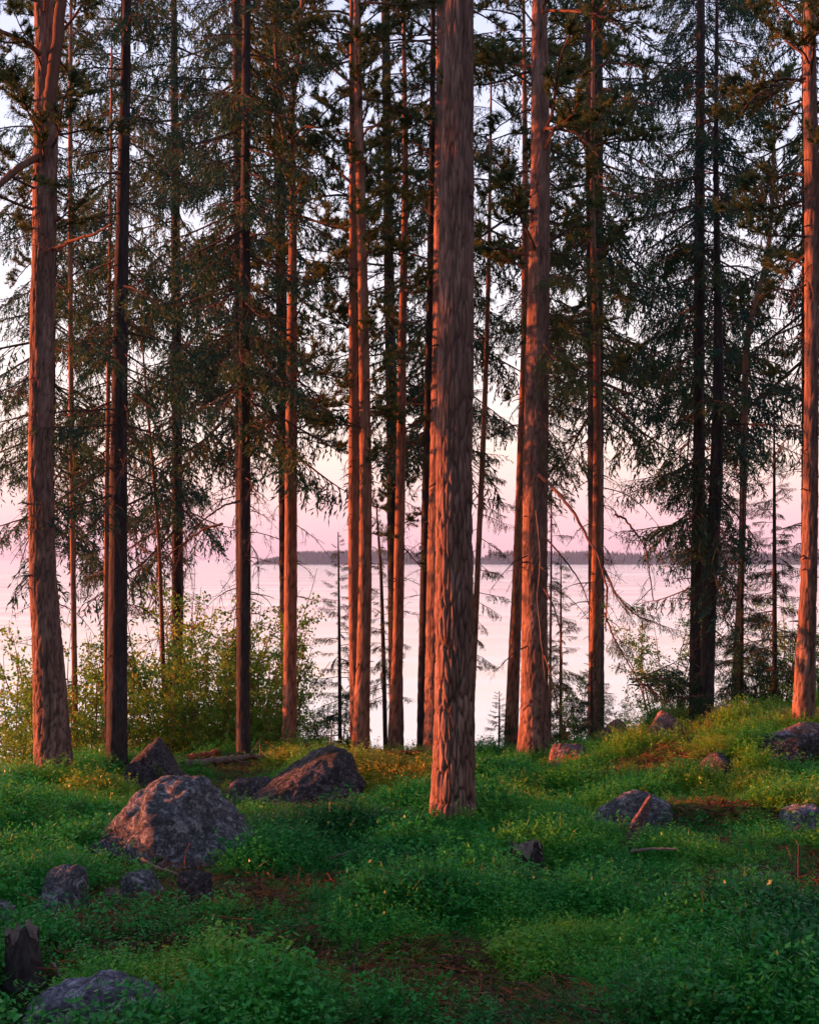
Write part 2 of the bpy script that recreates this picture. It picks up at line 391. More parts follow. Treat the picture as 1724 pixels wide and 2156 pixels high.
# ---------------------------------------------------------------- branch prototypes
def curve(p0, d0, L, n, bend, rng, wob=0.0):
    """polyline from p0, direction d0 bending by vector `bend` over its length"""
    pts = [np.array(p0, float)]; d = unit(np.array(d0, float)); st = L / n
    for i in range(n):
        d = unit(d + np.array(bend) / n + rng.normal(size=3) * wob)
        pts.append(pts[-1] + d * st)
    return np.array(pts)
def spruce_branch(seed, dens=1.0, droop=0.5):
    """unit-length spruce bough along +X"""
    rg = np.random.default_rng(seed); A = Acc()
    ax = curve((0, 0, 0), (1, rg.normal() * .05, 0.05), 1.0, 10, (0, 0, -0.55 * droop), rg, 0.05)
    ax[:, 2] += 0.18 * droop * np.linspace(0, 1, 11) ** 3
    A.add(*tube(ax, np.linspace(0.0125, 0.0025, 11), 4), 0, rg.random())
    B, D, S, L, W, T = [], [], [], [], [], []
    def dress(pts, step, t0, w):
        seg = np.linalg.norm(np.diff(pts, axis=0), axis=1); tot = seg.sum(); n = max(2, int(tot / step))
        cs = np.concatenate([[0], np.cumsum(seg)])
        for q in range(n):
            s = (q + rg.random() * .6) / n * tot
            k = min(len(seg) - 1, int(np.searchsorted(cs, s, 'right') - 1)); f = (s - cs[k]) / (seg[k] + 1e-9)
            p = pts[k] * (1 - f) + pts[k + 1] * f; d = unit(pts[k + 1] - pts[k])
            dd = unit(d + rg.normal(size=3) * 0.42)
            B.append(p); D.append(dd); L.append(rg.uniform(0.038, 0.07)); W.append(w * rg.uniform(0.8, 1.5)); T.append(t0 + rg.normal() * .1)
    n2 = int(23 * dens)
    tb = rg.uniform(0.2, 0.6)
    for i in range(n2):
        t = 0.16 + 0.84 * (i + rg.random() * .7) / n2
        if rg.random() < 0.12: continue
        k = min(9, int(t * 10)); p = ax[k] + (ax[k + 1] - ax[k]) * (t * 10 - k)
        side = 1 if i % 2 else -1
        ll = (0.10 + 0.38 * (1 - t) ** 0.8) * rg.uniform(0.6, 1.2) * (1 if t > .3 else t / .3)
        d = unit(np.array([0.75, side * rg.uniform(.6, 1.1), rg.uniform(-0.5, 0.05)]))
        pts = curve(p, d, ll, 4, (0.2, 0, -1.1 * droop * rg.uniform(.5, 1.5)), rg, 0.08)
        A.add(*tube(pts, np.linspace(0.0045, 0.0015, 5), 3), 0, rg.random())
        dress(pts[1:], 0.021, tb + rg.normal() * .1, 0.012)
        for j in range(int(ll / 0.05)):
            u = rg.uniform(0.2, 1.0); k = min(3, int(u * 4)); p2 = pts[k] + (pts[k + 1] - pts[k]) * (u * 4 - k)
            d2 = unit((pts[k + 1] - pts[k]) / (ll / 4) + rg.normal(size=3) * np.array([.5, .5, .3]) + np.array([0, 0, -0.6 * droop]))
            l2 = rg.uniform(0.05, 0.15)
            dress(curve(p2, d2, l2, 2, (0, 0, -0.7 * droop), rg, .05), 0.024, tb + rg.normal() * .12, 0.011)
    B, D = np.array(B), np.array(D)
    V, F = kites(B, D, rand_perp(D, rg), L, W)
    A.add(V, F, 1, np.repeat(np.clip(T, 0, 1), 4))
    return A.arrays()
def pine_branch(seed, tufts=34, bare=0.35):
    """unit-length crooked pine limb with needle tufts at the ends of the shoots"""
    rg = np.random.default_rng(seed); A = Acc()
    ax = curve((0, 0, 0), (1, 0, rg.uniform(-.1, .35)), 1.0, 9, (0, rg.normal() * .5, rg.uniform(-.6, .5)), rg, 0.14)
    A.add(*tube(ax, np.linspace(0.017, 0.005, 10), 4), 0, rg.random())
    ends = []
    for i in range(9):
        t = bare + (1 - bare) * (i + rg.random()) / 9
        k = min(8, int(t * 9)); p = ax[k]
        d = unit(np.array([0.7, rg.choice([-1, 1]) * rg.uniform(.4, 1.0), rg.uniform(-.15, .6)]))
        pts = curve(p, d, rg.uniform(0.14, 0.42) * (1.25 - t), 4, (0, 0, .5), rg, 0.16)
        A.add(*tube(pts, np.linspace(0.006, 0.003, 5), 3), 0, rg.random())
        for q in (2, 3, 4): ends.append((pts[q], unit(pts[q] - pts[q - 1])))
        if rg.random() < .95:
            pp = curve(pts[2], unit(rg.normal(size=3) + d), 0.13, 2, (0, 0, .4), rg, .1)
            A.add(*tube(pp, [.004, .003, .002], 3), 0, .5); ends.append((pp[2], unit(pp[2] - pp[1])))
    ends.append((ax[-1], unit(ax[-1] - ax[-2])))
    for c, d in ends:
        n = tufts; tt = rg.uniform(.2, .8)
        q = rg.normal(size=(n, 3)); q /= np.linalg.norm(q, axis=1)[:, None]
        dd = q * 0.9 + d * 0.75 + np.array([0, 0, .15]); dd /= np.linalg.norm(dd, axis=1)[:, None]
        pb = c - d * rg.uniform(0, 0.06, n)[:, None]
        sd = rand_perp(dd, rg) * rg.uniform(0.004, 0.0065, n)[:, None]
        V = np.stack([pb - sd, pb + sd, pb + dd * rg.uniform(0.05, 0.085, n)[:, None]], 1).reshape(-1, 3)
        A.add(V, np.arange(3 * n).reshape(-1, 3), 1, np.repeat(np.clip(tt + rg.normal(size=n) * .15, 0, 1), 3))
    return A.arrays()
def bare_branch(seed):
    """thin leafless branch, forked and drooping"""
    rg = np.random.default_rng(seed); A = Acc()
    ax = curve((0, 0, 0), (1, 0, rg.uniform(-.1, .3)), 1.0, 10, (0, rg.normal() * .3, -0.9 + rg.normal() * .4), rg, 0.10)
    A.add(*tube(ax, np.linspace(0.010, 0.0025, 11), 3), 0, rg.random())
    for i in range(13):
        t = rg.uniform(0.2, 1); k = min(9, int(t * 10)); ll = rg.uniform(.12, .42) * (1.15 - t)
        d = unit((ax[k + 1] - ax[k]) * 8 + rg.normal(size=3) * .8)
        pts = curve(ax[k], d, ll, 4, (0, 0, -.7), rg, .12)
        A.add(*tube(pts, np.linspace(.0045, .0018, 5), 3), 0, rg.random())
        for j in range(3):
            q = rg.integers(1, 4)
            pp = curve(pts[q], unit(d + rg.normal(size=3) * .8), ll * rg.uniform(.25, .5), 3, (0, 0, -.6), rg, .12)
            A.add(*tube(pp, np.linspace(.0028, .0015, 4), 3), 0, rg.random())
    return A.arrays()
SPR = [spruce_branch(100 + i, 1.0, 0.45 + 0.12 * i) for i in range(6)]
PIN = [pine_branch(200 + i) for i in range(5)]
BAR = [bare_branch(300 + i) for i in range(6)]
LIB = {'s': SPR, 'p': PIN, 'b': BAR}

def basis(az, pitch, roll=0.0):
    ca, sa, cp, sp = math.cos(az), math.sin(az), math.cos(pitch), math.sin(pitch)
    X = np.array([ca * cp, sa * cp, sp]); Y = np.array([-sa, ca, 0]); Z = np.cross(X, Y)
    cr, sr = math.cos(roll), math.sin(roll)
    return np.stack([X, Y * cr + Z * sr, -Y * sr + Z * cr], 1)     # columns
def join_branches(items, name, mats):
    """items: (kind, index, origin, az, pitch, length, tint shift)"""
    A = Acc()
    for kind, i, o, az_, pt, L, ts in items:
        V, F, M, T = LIB[kind][i % len(LIB[kind])]
        B = basis(az_, pt, R.uniform(-.35, .35))
        # thickness keeps to scale with length; needle size is held near life size
        A.add(V @ B.T * L + np.asarray(o), F, M, np.clip(T + ts, 0, 1))
    return A.mesh(name, mats)

# ---------------------------------------------------------------- trunks
def trunk_mesh(pts, rad, k, rows, mat, depth, cell, seed, flare=0.45, upmat=None, upz=99, zst=0.2):
    """pts (n,3) world, rad (n): displaced bark surface"""
    pts = np.asarray(pts, float); rad = np.asarray(rad, float)
    zz = np.linspace(pts[0, 2], pts[-1, 2], rows)
    if rows > 300:
        s = np.linspace(0, 1, rows) ** 1.15; zz = pts[0, 2] + (pts[-1, 2] - pts[0, 2]) * s
    cx = np.interp(zz, pts[:, 2], pts[:, 0]); cy = np.interp(zz, pts[:, 2], pts[:, 1]); rr = np.interp(zz, pts[:, 2], rad)
    ker = np.ones(9) / 9
    if rows > 40:
        sm = lambda a: np.convolve(np.pad(a, 4, mode='edge'), ker, 'valid'); cx, cy, rr = sm(cx), sm(cy), sm(rr)
    an = np.arange(k) / k * 2 * math.pi
    Z = np.repeat(zz, k); AN = np.tile(an, rows); RR = np.repeat(rr, k)
    h = Z - pts[0, 2]
    r0 = rad[0]
    Q = np.stack([np.cos(AN) * RR, np.sin(AN) * RR, Z * zst], 1) / cell
    Q = Q + 0.22 * np.stack([vnoise(Q * .8, seed + 5), vnoise(Q * .8, seed + 6), vnoise(Q * .8, seed + 7)], 1)
    f1, ff = worley(Q, seed)
    plate = sstep(ff, 0.02, 0.24)
    dep = depth * (0.40 + 0.60 * np.exp(-h / 4.5))
    low = fbm(np.stack([np.cos(AN) * 1.2, np.sin(AN) * 1.2, Z * .7], 1), 3, seed + 3)
    fl = 1 + flare * 1.15 * np.exp(-h / (r0 * 1.3)) * (1 + 1.0 * vnoise(np.stack([np.cos(AN) * 2.0, np.sin(AN) * 2.0, h * .5], 1), seed + 9))
    rad_ = RR * fl * (1 + 0.045 * low) + dep * (plate - 0.75) + dep * 0.3 * fbm(Q * 3.1, 2, seed + 4)
    V = np.stack([np.repeat(cx, k) + np.cos(AN) * rad_, np.repeat(cy, k) + np.sin(AN) * rad_, Z], 1)
    i = np.arange(rows - 1)[:, None] * k; j = np.arange(k)[None, :]; j2 = (j + 1) % k
    F = np.stack([i + j, i + j2, i + j2 + k, i + j + k], 2).reshape(-1, 4)
    crack = (1 - sstep(ff, 0.0, 0.16)) * (0.45 + 0.55 * np.exp(-h / 5))
    mats = [mat] + ([upmat] if upmat else [])
    mi = (np.repeat(zz[:-1], k) > upz).astype(int) if upmat else None
    return mesh_np('trunk', V, F, mats, mi, tint=crack)

TREES = {}
def path_pts(y, path):
    """path of (u, v, width) at distance y -> points bottom to top and radii"""
    path = sorted(path, key=lambda p: -p[1])
    pts = [P(u, v, y) for u, v, _ in path]; rad = [w_ / 2 / FPX * y for _, _, w_ in path]
    return np.array(pts), np.array(rad)
def tree(key, name, label, group, y, path, mat, k=28, rows=240, depth=0.010, cell=0.05, upmat=None, upz=99, flare=.45, bury=0.25):
    pts, rad = path_pts(y, path)
    gz = float(ground_z(pts[0, 0], y)[0])
    base = pts[0].copy(); base[2] = gz - bury
    if pts[0, 2] < gz: pts[0] = [pts[0, 0], y, gz]
    pts = np.vstack([base, pts]) if base[2] < pts[0, 2] - 1e-3 else pts
    rad = np.concatenate([[rad[0]], rad]) if len(rad) < len(pts) else rad
    o = empty(name, (pts[0, 0], y, gz), label, 'tree', group)
    lp = pts - np.array([pts[0, 0], y, gz])
    obj('trunk', trunk_mesh(lp, rad, k, rows, mat, depth, cell, abs(hash(key)) % 1 + len(TREES) * 31 + 7, flare, upmat, upz - gz, 0.15 if key == 'main' else 0.2), o)
    TREES[key] = dict(o=o, pts=lp, rad=rad, gz=gz, items=[], y=y, x=pts[0, 0])
    return o
def at_z(T, z):
    p = T['pts']; return np.array([np.interp(z, p[:, 2], p[:, 0]), np.interp(z, p[:, 2], p[:, 1]), z])
def zv(T, v):                                    # local height of picture row v at this tree
    return EYE - (v - V0) / FPX * T['y'] - T['gz']
def grow(key, kind, n, v0, v1, L0, L1, p0, p1, tint=0.0, az=None, skew=1.0):
    """n branches between rows v0 (low) and v1 (high); length L0->L1, pitch p0->p1 in degrees"""
    T = TREES[key]
    for i in range(n):
        f = ((i + R.random()) / n) ** skew
        z = zv(T, v0 + (v1 - v0) * f)
        a = R.uniform(0, 2 * math.pi) if az is None else math.radians(R.uniform(*az))
        L = (L0 + (L1 - L0) * f) * R.uniform(0.65, 1.2)
        T['items'].append((kind, R.randrange(8), at_z(T, z), a, math.radians(p0 + (p1 - p0) * f + R.gauss(0, 9)), L, tint + R.gauss(0, .08)))
def finish(key, needle=None):
    T = TREES[key]
    if not T['items']: return
    live = [i for i in T['items'] if i[0] != 'b']; bare = [i for i in T['items'] if i[0] == 'b']
    if live: obj('crown', join_branches(live, 'crown', [M_TWIG, needle or M_NEEDLE]), T['o'])
    if bare: obj('bare_branches', join_branches(bare, 'bare_branches', [M_TWIG]), T['o'])['kind'] = 'stuff'
def limb(key, pts_uvy, r0, r1, mat, name='limb', k=6, twigs=0, kind='b', tl=.4, seed=0, label=None):
    """one thick limb through picture points (u, v, y); twigs are joined to it"""
    T = TREES[key]; off = np.array([T['x'], T['y'], T['gz']])
    p = np.array([P(*q) for q in pts_uvy]) - off
    n = len(p); s = np.linspace(0, n - 1, n * 5)
    q = np.stack([np.interp(s, np.arange(n), p[:, i]) for i in range(3)], 1)
    q[1:-1] = (q[:-2] + q[1:-1] * 2 + q[2:]) / 4; q[1:-1] = (q[:-2] + q[1:-1] * 2 + q[2:]) / 4
    rg = np.random.default_rng(seed + 77); q[2:-1] += rg.normal(size=q[2:-1].shape) * min(r0 * .25, .006)
    A = Acc(); A.add(*tube(q, np.linspace(r0, r1, len(q)), k), 0, .5)
    o = obj(name, A.mesh(name, [mat], True), T['o'])
    if label: o['label'] = label
    if twigs:
        it = []
        for i in range(twigs):
            j = int(rg.uniform(.2, 1) * (len(q) - 1)); d = q[min(j + 1, len(q) - 1)] - q[j - 1]
            it.append((kind, int(rg.integers(8)), q[j], math.atan2(d[1], d[0]) + rg.normal() * .8, rg.uniform(-.9, -.1), tl * rg.uniform(.5, 1.2), 0.1))
        obj('foliage' if kind != 'b' else 'twigs', join_branches(it, 'limb_twigs', [M_TWIG, M_PNEEDLE if kind == 'p' else M_NEEDLE]), o)['kind'] = 'stuff'
    return o

G_P, G_S = 'pine trees standing on the lake ridge', 'spruce trees standing on the lake ridge'
# main trunk, nearest to the camera
tree('main', 'pine_tree', 'thick rough-barked pine in the middle, nearest of all the trees', G_P, 10.9,
     [(955, 1770, 92), (955, 1660, 87), (956, 1480, 81), (956, 1230, 78), (955, 980, 76), (959, 700, 73), (962, 400, 69), (967, 0, 60), (972, -400, 52), (976, -1100, 36), (978, -1900, 10)],
     M_PINE, 132, 460, 0.028, 0.040, flare=.38)
tree('t1', 'pine_tree', 'big forked pine at the far left with a bright red lit edge and flared base', G_P, 14.7,
     [(118, 1655, 84), (112, 1580, 76), (102, 1400, 64), (90, 1200, 56), (86, 1000, 52), (90, 700, 50), (94, 500, 48), (97, 300, 50), (97, 170, 44), (92, 0, 38), (88, -300, 30), (84, -900, 12)],
     M_PINE, 72, 380, 0.020, 0.045, flare=.25)
tree('t2', 'spruce_tree', 'dark spruce with a narrow trunk just behind the big stacked boulders at left', G_S, 15.5,
     [(246, 1645, 46), (247, 1500, 42), (249, 1200, 38), (249, 1000, 34), (256, 600, 29), (262, 300, 24), (268, 0, 18), (272, -300, 10), (274, -600, 4)],
     M_SPRUCE, 36, 260, 0.010, 0.035)
tree('t3', 'spruce_tree', 'slim nearly black spruce trunk rising from the fallen branches behind the boulders', G_S, 17.45,
     [(513, 1612, 30), (512, 1450, 28), (514, 1200, 25), (514, 900, 23), (516, 500, 21), (520, 0, 16), (523, -400, 9), (524, -700, 4)],
     M_SPRUCE, 32, 240, 0.009, 0.035)
tree('t4', 'pine_tree', 'pale pink-lit pine with a straight trunk in front of the headland tip', G_P, 19.0,
     [(608, 1592, 32), (610, 1500, 30), (612, 1300, 27), (613, 1000, 26), (615, 700, 22), (617, 500, 17), (615, 300, 13), (612, 260, 12), (628, 120, 9), (640, -60, 6)],
     M_PINEUP, 32, 220, 0.008, 0.05)
tree('t5', 'pine_tree', 'red pine, left one of the close pair whose bases touch', G_P, 18.6,
     [(752, 1590, 25), (747, 1400, 24), (744, 1200, 23), (744, 1000, 21), (743, 700, 17), (742, 430, 14), (741, 200, 11), (740, 0, 8), (738, -300, 4)],
     M_PINEUP, 30, 220, 0.008, 0.05)
tree('t6', 'pine_tree', 'red pine, right and thicker one of the close pair whose bases touch', G_P, 18.0,
     [(757, 1600, 38), (765, 1400, 30), (769, 1200, 27), (770, 1000, 25), (766, 700, 22), (762, 500, 20), (757, 300, 18), (750, 0, 12), (746, -300, 8), (742, -700, 3)],
     M_PINEUP, 36, 260, 0.010, 0.05)
tree('t7', 'pine_tree', 'slender pine with an orange trunk between the close red pair and the middle trunk', G_P, 19.0,
     [(828, 1585, 28), (838, 1350, 23), (843, 1000, 20), (847, 700, 17), (854, 400, 14), (852, 250, 11), (850, 0, 8), (850, -200, 4)],
     M_PINEUP, 28, 220, 0.008, 0.05)
tree('t8', 'spruce_tree', 'thin dark reddish spruce just left of the hidden orange trunk', G_S, 19.3,
     [(888, 1595, 24), (893, 1300, 22), (898, 1000, 18), (904, 700, 15), (910, 300, 13), (912, 0, 10), (914, -300, 5)],
     M_SPRUCE, 28, 220, 0.008, 0.04)
tree('t9', 'pine_tree', 'bright orange pine half hidden behind the thick middle trunk', G_P, 18.2,
     [(916, 1600, 50), (918, 1440, 46), (920, 1235, 42), (923, 980, 38), (926, 700, 32), (928, 400, 26), (929, 100, 22), (931, -300, 12), (932, -700, 4)],
     M_PINE, 48, 320, 0.016, 0.042)
tree('t10', 'spruce_tree', 'leaning slender spruce coming out from behind the middle trunk', G_S, 19.5,
     [(988, 1560, 15), (997, 1400, 13), (1005, 1200, 12), (1014, 1000, 12), (1022, 800, 11), (1029, 550, 9), (1032, 330, 6), (1034, 150, 4)],
     M_PINEUP, 20, 160, 0.005, 0.04)
tree('t11', 'pine_tree', 'thick orange-lit pine with dead drooping branches, right of the middle trunk', G_P, 17.2,
     [(1122, 1612, 66), (1124, 1500, 58), (1125, 1300, 54), (1126, 1100, 54), (1129, 850, 51), (1134, 600, 44), (1137, 300, 40), (1135, 0, 32), (1134, -300, 24), (1132, -900, 6)],
     M_PINE, 64, 360, 0.017, 0.042, flare=.3)
tree('t12', 'pine_tree', 'leaning orange pine tucked behind the thick orange-lit one', G_P, 20.0,
     [(1075, 1558, 30), (1081, 1400, 26), (1088, 1250, 22), (1096, 1000, 19), (1104, 750, 16), (1106, 400, 13), (1104, 200, 10), (1102, 0, 6), (1100, -200, 3)],
     M_PINEUP, 30, 220, 0.008, 0.05)
tree('t13', 'pine_tree', 'straight mauve and orange pine standing alone before the water on the right', G_P, 19.5,
     [(1249, 1520, 27), (1252, 1350, 25), (1257, 1100, 20), (1258, 900, 18), (1255, 700, 15), (1249, 560, 13), (1246, 400, 10), (1248, 100, 7), (1250, -100, 3)],
     M_PINEUP, 30, 220, 0.008, 0.05)
tree('t14', 'spruce_tree', 'left trunk of the dark spruce pair on the right bank', G_S, 18.0,
     [(1462, 1492, 25), (1463, 1300, 22), (1467, 1100, 22), (1471, 800, 19), (1474, 500, 15), (1475, 200, 11), (1475, -100, 6), (1475, -300, 3)],
     M_SPRUCE, 30, 220, 0.008, 0.04)
tree('t15', 'spruce_tree', 'right trunk of the dark spruce pair on the right bank, leaning outwards', G_S, 17.7,
     [(1486, 1495, 31), (1490, 1350, 29), (1496, 1200, 28), (1507, 1000, 27), (1512, 800, 22), (1510, 600, 15), (1506, 350, 11), (1508, 100, 8), (1510, -200, 4)],
     M_SPRUCE, 32, 240, 0.009, 0.04)
tree('t16', 'pine_tree', 'red pine at the far right edge above the layered rocks', G_P, 15.2,
     [(1690, 1525, 46), (1694, 1400, 41), (1701, 1250, 34), (1706, 1000, 31), (1708, 700, 29), (1709, 400, 32), (1703, 150, 28), (1704, -100, 20), (1705, -700, 5)],
     M_PINE, 44, 280, 0.014, 0.05)
# thin background stems on the slope behind the ridge
tree('b1', 'young_birch', 'thin crooked pink-lit birch stem in the bushes at left', None, 21.0,
     [(350, 1600, 10), (347, 1500, 9), (342, 1330, 9), (335, 1130, 8), (320, 955, 6), (302, 755, 4), (298, 640, 3)], M_STEM, 10, 90, 0.002, 0.05)
tree('b2', 'young_pine', 'thin straight pine stem close behind the dark spruce at left', None, 18.5,
     [(226, 1600, 12), (224, 1300, 11), (226, 1000, 10), (230, 700, 8), (234, 300, 6), (236, 100, 4)], M_PINEUP, 14, 120, 0.003, 0.04)
tree('b3', 'young_pine', 'small dark pine standing between the red pair and the orange slender pine', None, 21.5,
     [(812, 1600, 10), (808, 1400, 9), (802, 1200, 7), (792, 1060, 3)], M_SPRUCE, 12, 90, 0.002, 0.04)
tree('b4', 'young_spruce', 'thin red stem close behind the thick orange-lit pine', None, 18.6,
     [(1157, 1570, 7), (1158, 1400, 6), (1160, 1180, 4), (1161, 1000, 2)], M_PINEUP, 10, 80, 0.002, 0.04)
tree('b5', 'pine_tree', 'slim curved pine with a red upper stem behind the spruce pair', G_P, 22.0,
     [(1545, 1480, 16), (1560, 1200, 15), (1566, 900, 14), (1570, 720, 13), (1592, 620, 11), (1612, 560, 10), (1624, 450, 8), (1628, 330, 6), (1632, 150, 4)], M_PINEUP, 20, 160, 0.004, 0.05)
tree('b6', 'pine_tree', 'thin pine with a red upper stem beside the fork of the far left pine', G_P, 20.0,
     [(160, 1600, 12), (152, 1000, 11), (148, 500, 10), (149, 200, 9), (150, 60, 8), (151, -200, 5)], M_PINEUP, 18, 160, 0.004, 0.05)
tree('b7', 'young_spruce', 'small dark spruce on the slope left of the red pair', None, 20.5,
     [(716, 1600, 9), (715, 1400, 7), (713, 1200, 4), (712, 1120, 2)], M_SPRUCE, 12, 90, 0.002, 0.04)
tree('b8', 'young_spruce', 'tiny spruce sapling just left of the leaning orange pine base', None, 19.6,
     [(1050, 1575, 5), (1051, 1520, 4), (1051, 1455, 1.5)], M_SPRUCE, 10, 40, 0.001, 0.04)
# second stem of the forked pine, its limbs, and other single limbs
limb('t1', [(100, 270, 14.65), (108, 190, 14.6), (120, 100, 14.55), (131, 0, 14.5), (142, -160, 14.4), (150, -400, 14.3)], 0.082, 0.05, M_PINEUP, 'second_stem', 12)
limb('t1', [(80, 330, 14.6), (45, 350, 14.2), (10, 378, 13.9), (-40, 430, 13.6)], 0.045, 0.03, M_PINEUP, twigs=5, kind='p', tl=.7, seed=2)
limb('t1', [(85, 115, 14.6), (50, 85, 14.4), (10, 70, 14.2), (-60, 30, 14)], 0.035, 0.02, M_PINEUP, twigs=6, kind='p', tl=.8, seed=3)
limb('t1', [(112, 525, 14.6), (150, 508, 14.3), (200, 492, 14.0), (240, 470, 13.8)], 0.024, 0.010, M_PINEUP, twigs=5, seed=4)
limb('t4', [(612, 330, 18.9), (596, 280, 18.8), (586, 200, 18.8), (582, 100, 18.7), (580, -50, 18.7)], 0.045, 0.025, M_PINEUP, 'second_stem', 8, twigs=5, kind='p', tl=1.0, seed=5)
limb('t4', [(616, 400, 18.9), (590, 340, 18.7), (570, 300, 18.5), (560, 250, 18.4)], 0.03, 0.012, M_PINEUP, twigs=5, kind='p', tl=.8, seed=6)
limb('t3', [(505, 1055, 17.2), (475, 1062, 17.0), (440, 1085, 16.8), (410, 1110, 16.6), (385, 1150, 16.5), (365, 1210, 16.4)], 0.016, 0.006, M_TWIG, 'dead_limb', 5, twigs=9, tl=.55, seed=7)
limb('t2', [(268, 1110, 15.4), (295, 1150, 15.2), (320, 1170, 15), (345, 1160, 14.9)], 0.010, 0.004, M_TWIG, 'dead_limb', 4, twigs=5, tl=.35, seed=8)
limb('t11', [(1135, 1000, 17.0), (1168, 1030, 16.6), (1205, 1075, 16.3), (1235, 1130, 16.1), (1262, 1175, 15.9), (1278, 1240, 15.8), (1275, 1330, 15.7)], 0.027, 0.009, M_PINEUP, 'dead_limb', 7, twigs=7, tl=.5, seed=9, label='thick reddish limb hanging down over the water')
limb('t11', [(1270, 1195, 15.9), (1295, 1250, 15.7), (1330, 1290, 15.5), (1365, 1310, 15.4)], 0.016, 0.006, M_TWIG, 'drooping_branch', 5, twigs=7, kind='s', tl=.45, seed=10)
limb('t11', [(1272, 1290, 15.8), (1290, 1340, 15.6), (1320, 1395, 15.4), (1355, 1450, 15.2)], 0.014, 0.006, M_TWIG, 'drooping_branch', 5, twigs=8, kind='s', tl=.45, seed=11)
limb('t11', [(1146, 1130, 17.0), (1190, 1180, 16.7), (1225, 1230, 16.5), (1245, 1290, 16.4)], 0.014, 0.006, M_TWIG, 'dead_limb', 5, twigs=7, tl=.4, seed=12)
limb('t11', [(1128, 1075, 16.95), (1138, 1180, 16.85), (1130, 1260, 16.83), (1138, 1340, 16.85), (1148, 1440, 16.8)], 0.011, 0.007, M_DEAD, 'dead_limb', 5, seed=13, label='pale bare dead branch hanging against the trunk')
limb('t11', [(1110, 1170, 17.0), (1085, 1180, 16.8), (1060, 1205, 16.6), (1035, 1240, 16.5)], 0.010, 0.004, M_TWIG, 'dead_limb', 4, twigs=4, tl=.3, seed=14)
limb('t11', [(1110, 1360, 17.0), (1080, 1375, 16.8), (1055, 1400, 16.7), (1040, 1415, 16.6)], 0.012, 0.004, M_TWIG, 'dead_limb', 4, twigs=5, tl=.3, seed=15)
limb('t11', [(1145, 1240, 16.95), (1165, 1275, 16.7), (1178, 1320, 16.6), (1184, 1400, 16.5)], 0.014, 0.006, M_PINEUP, 'dead_limb', 5, twigs=5, tl=.35, seed=16)
limb('t11', [(1146, 1380, 16.95), (1160, 1420, 16.8), (1175, 1500, 16.7), (1190, 1580, 16.6)], 0.014, 0.006, M_PINEUP, 'dead_limb', 5, twigs=5, tl=.35, seed=17)
limb('t11', [(1145, 25, 17.0), (1185, 22, 16.6), (1230, 26, 16.3), (1290, 40, 16)], 0.022, 0.010, M_PINEUP, twigs=6, kind='p', tl=.8, seed=18)
limb('t11', [(1150, 270, 17.0), (1180, 272, 16.7), (1215, 280, 16.5), (1260, 330, 16.2)], 0.025, 0.012, M_PINEUP, twigs=6, kind='p', tl=.8, seed=19)
limb('t13', [(1250, 600, 19.4), (1236, 575, 19.3), (1222, 560, 19.2), (1205, 500, 19.1)], 0.025, 0.012, M_PINEUP, twigs=5, kind='p', tl=.8, seed=20)
limb('t16', [(1694, 165, 15.1), (1668, 172, 15.0), (1640, 190, 14.9), (1600, 200, 14.8)], 0.018, 0.008, M_PINEUP, twigs=6, kind='p', tl=.7, seed=21)
limb('t16', [(1695, 600, 15.1), (1668, 612, 14.9), (1640, 608, 14.8), (1600, 622, 14.7)], 0.013, 0.006, M_PINEUP, twigs=6, kind='b', tl=.5, seed=22)

# crowns -----------------------------------------------------------------
# spruce: many boughs; pine: tufts higher up; b: bare drooping twigs
grow('t1', 'p', 52, 560, -800, 1.0, 1.5, 0, 25)
grow('t1', 'b', 10, 1050, 300, .9, 1.1, -15, 0)
grow('t2', 's', 74, 1060, -500, 1.25, .9, -22, 0)
grow('t2', 'b', 22, 1350, 500, .9, 1.0, -20, -5)
grow('t3', 's', 94, 860, -650, 1.6, 1.0, -28, 0, skew=1.1)
grow('t3', 'b', 22, 1150, 500, .9, 1.0, -20, -5)
grow('t4', 'p', 56, 960, -60, .9, 1.3, -5, 30, tint=.2)
grow('t5', 'p', 20, 1150, -250, .7, 1.1, -8, 30)
grow('t6', 'p', 60, 950, -600, .9, 1.3, -8, 30)
grow('t5', 'b', 12, 1150, 500, .7, .9, -20, -5)
grow('t7', 'p', 34, 1150, -150, .8, 1.0, -8, 30, tint=.1)
grow('t8', 's', 62, 1000, -280, 1.1, .7, -22, 0)
grow('t8', 'b', 14, 1300, 700, .6, .8, -20, -5)
grow('t9', 'p', 40, 560, -600, 1.2, 1.5, 0, 30)
grow('main', 'p', 24, -500, -1800, 1.6, 1.2, 0, 30)
grow('t10', 's', 58, 1420, 180, .5, .7, -25, -5, tint=.1)
grow('t11', 'p', 54, 600, -850, 1.5, 1.4, 0, 30)
grow('t11', 's', 26, 980, 500, .9, 1.3, -28, -12, az=(-80, 80))
grow('t11', 'b', 16, 1500, 800, .5, .9, -25, -10)
grow('t12', 'p', 22, 900, -150, .8, 1.0, 0, 30)
grow('t13', 'p', 56, 850, -90, 1.0, 1.2, -5, 30)
grow('t13', 'b', 16, 1350, 700, .6, .8, -25, -5)
grow('t14', 's', 62, 1120, -260, 1.25, .7, -25, 0)
grow('t15', 's', 68, 1180, -180, 1.4, .8, -28, 0)
grow('t15', 'b', 26, 1400, 800, .9, .9, -25, -5)
grow('t16', 'p', 50, 640, -650, 1.1, 1.3, 0, 25)
grow('t16', 'b', 14, 1000, 400, .8, .9, -15, 0)
grow('b1', 'b', 18, 1350, 660, .5, .5, -30, 10)
grow('b2', 's', 48, 1250, 110, .8, .7, -18, 5, tint=.15)
grow('b3', 's', 60, 1480, 1065, .55, .2, -10, 25, tint=.2)
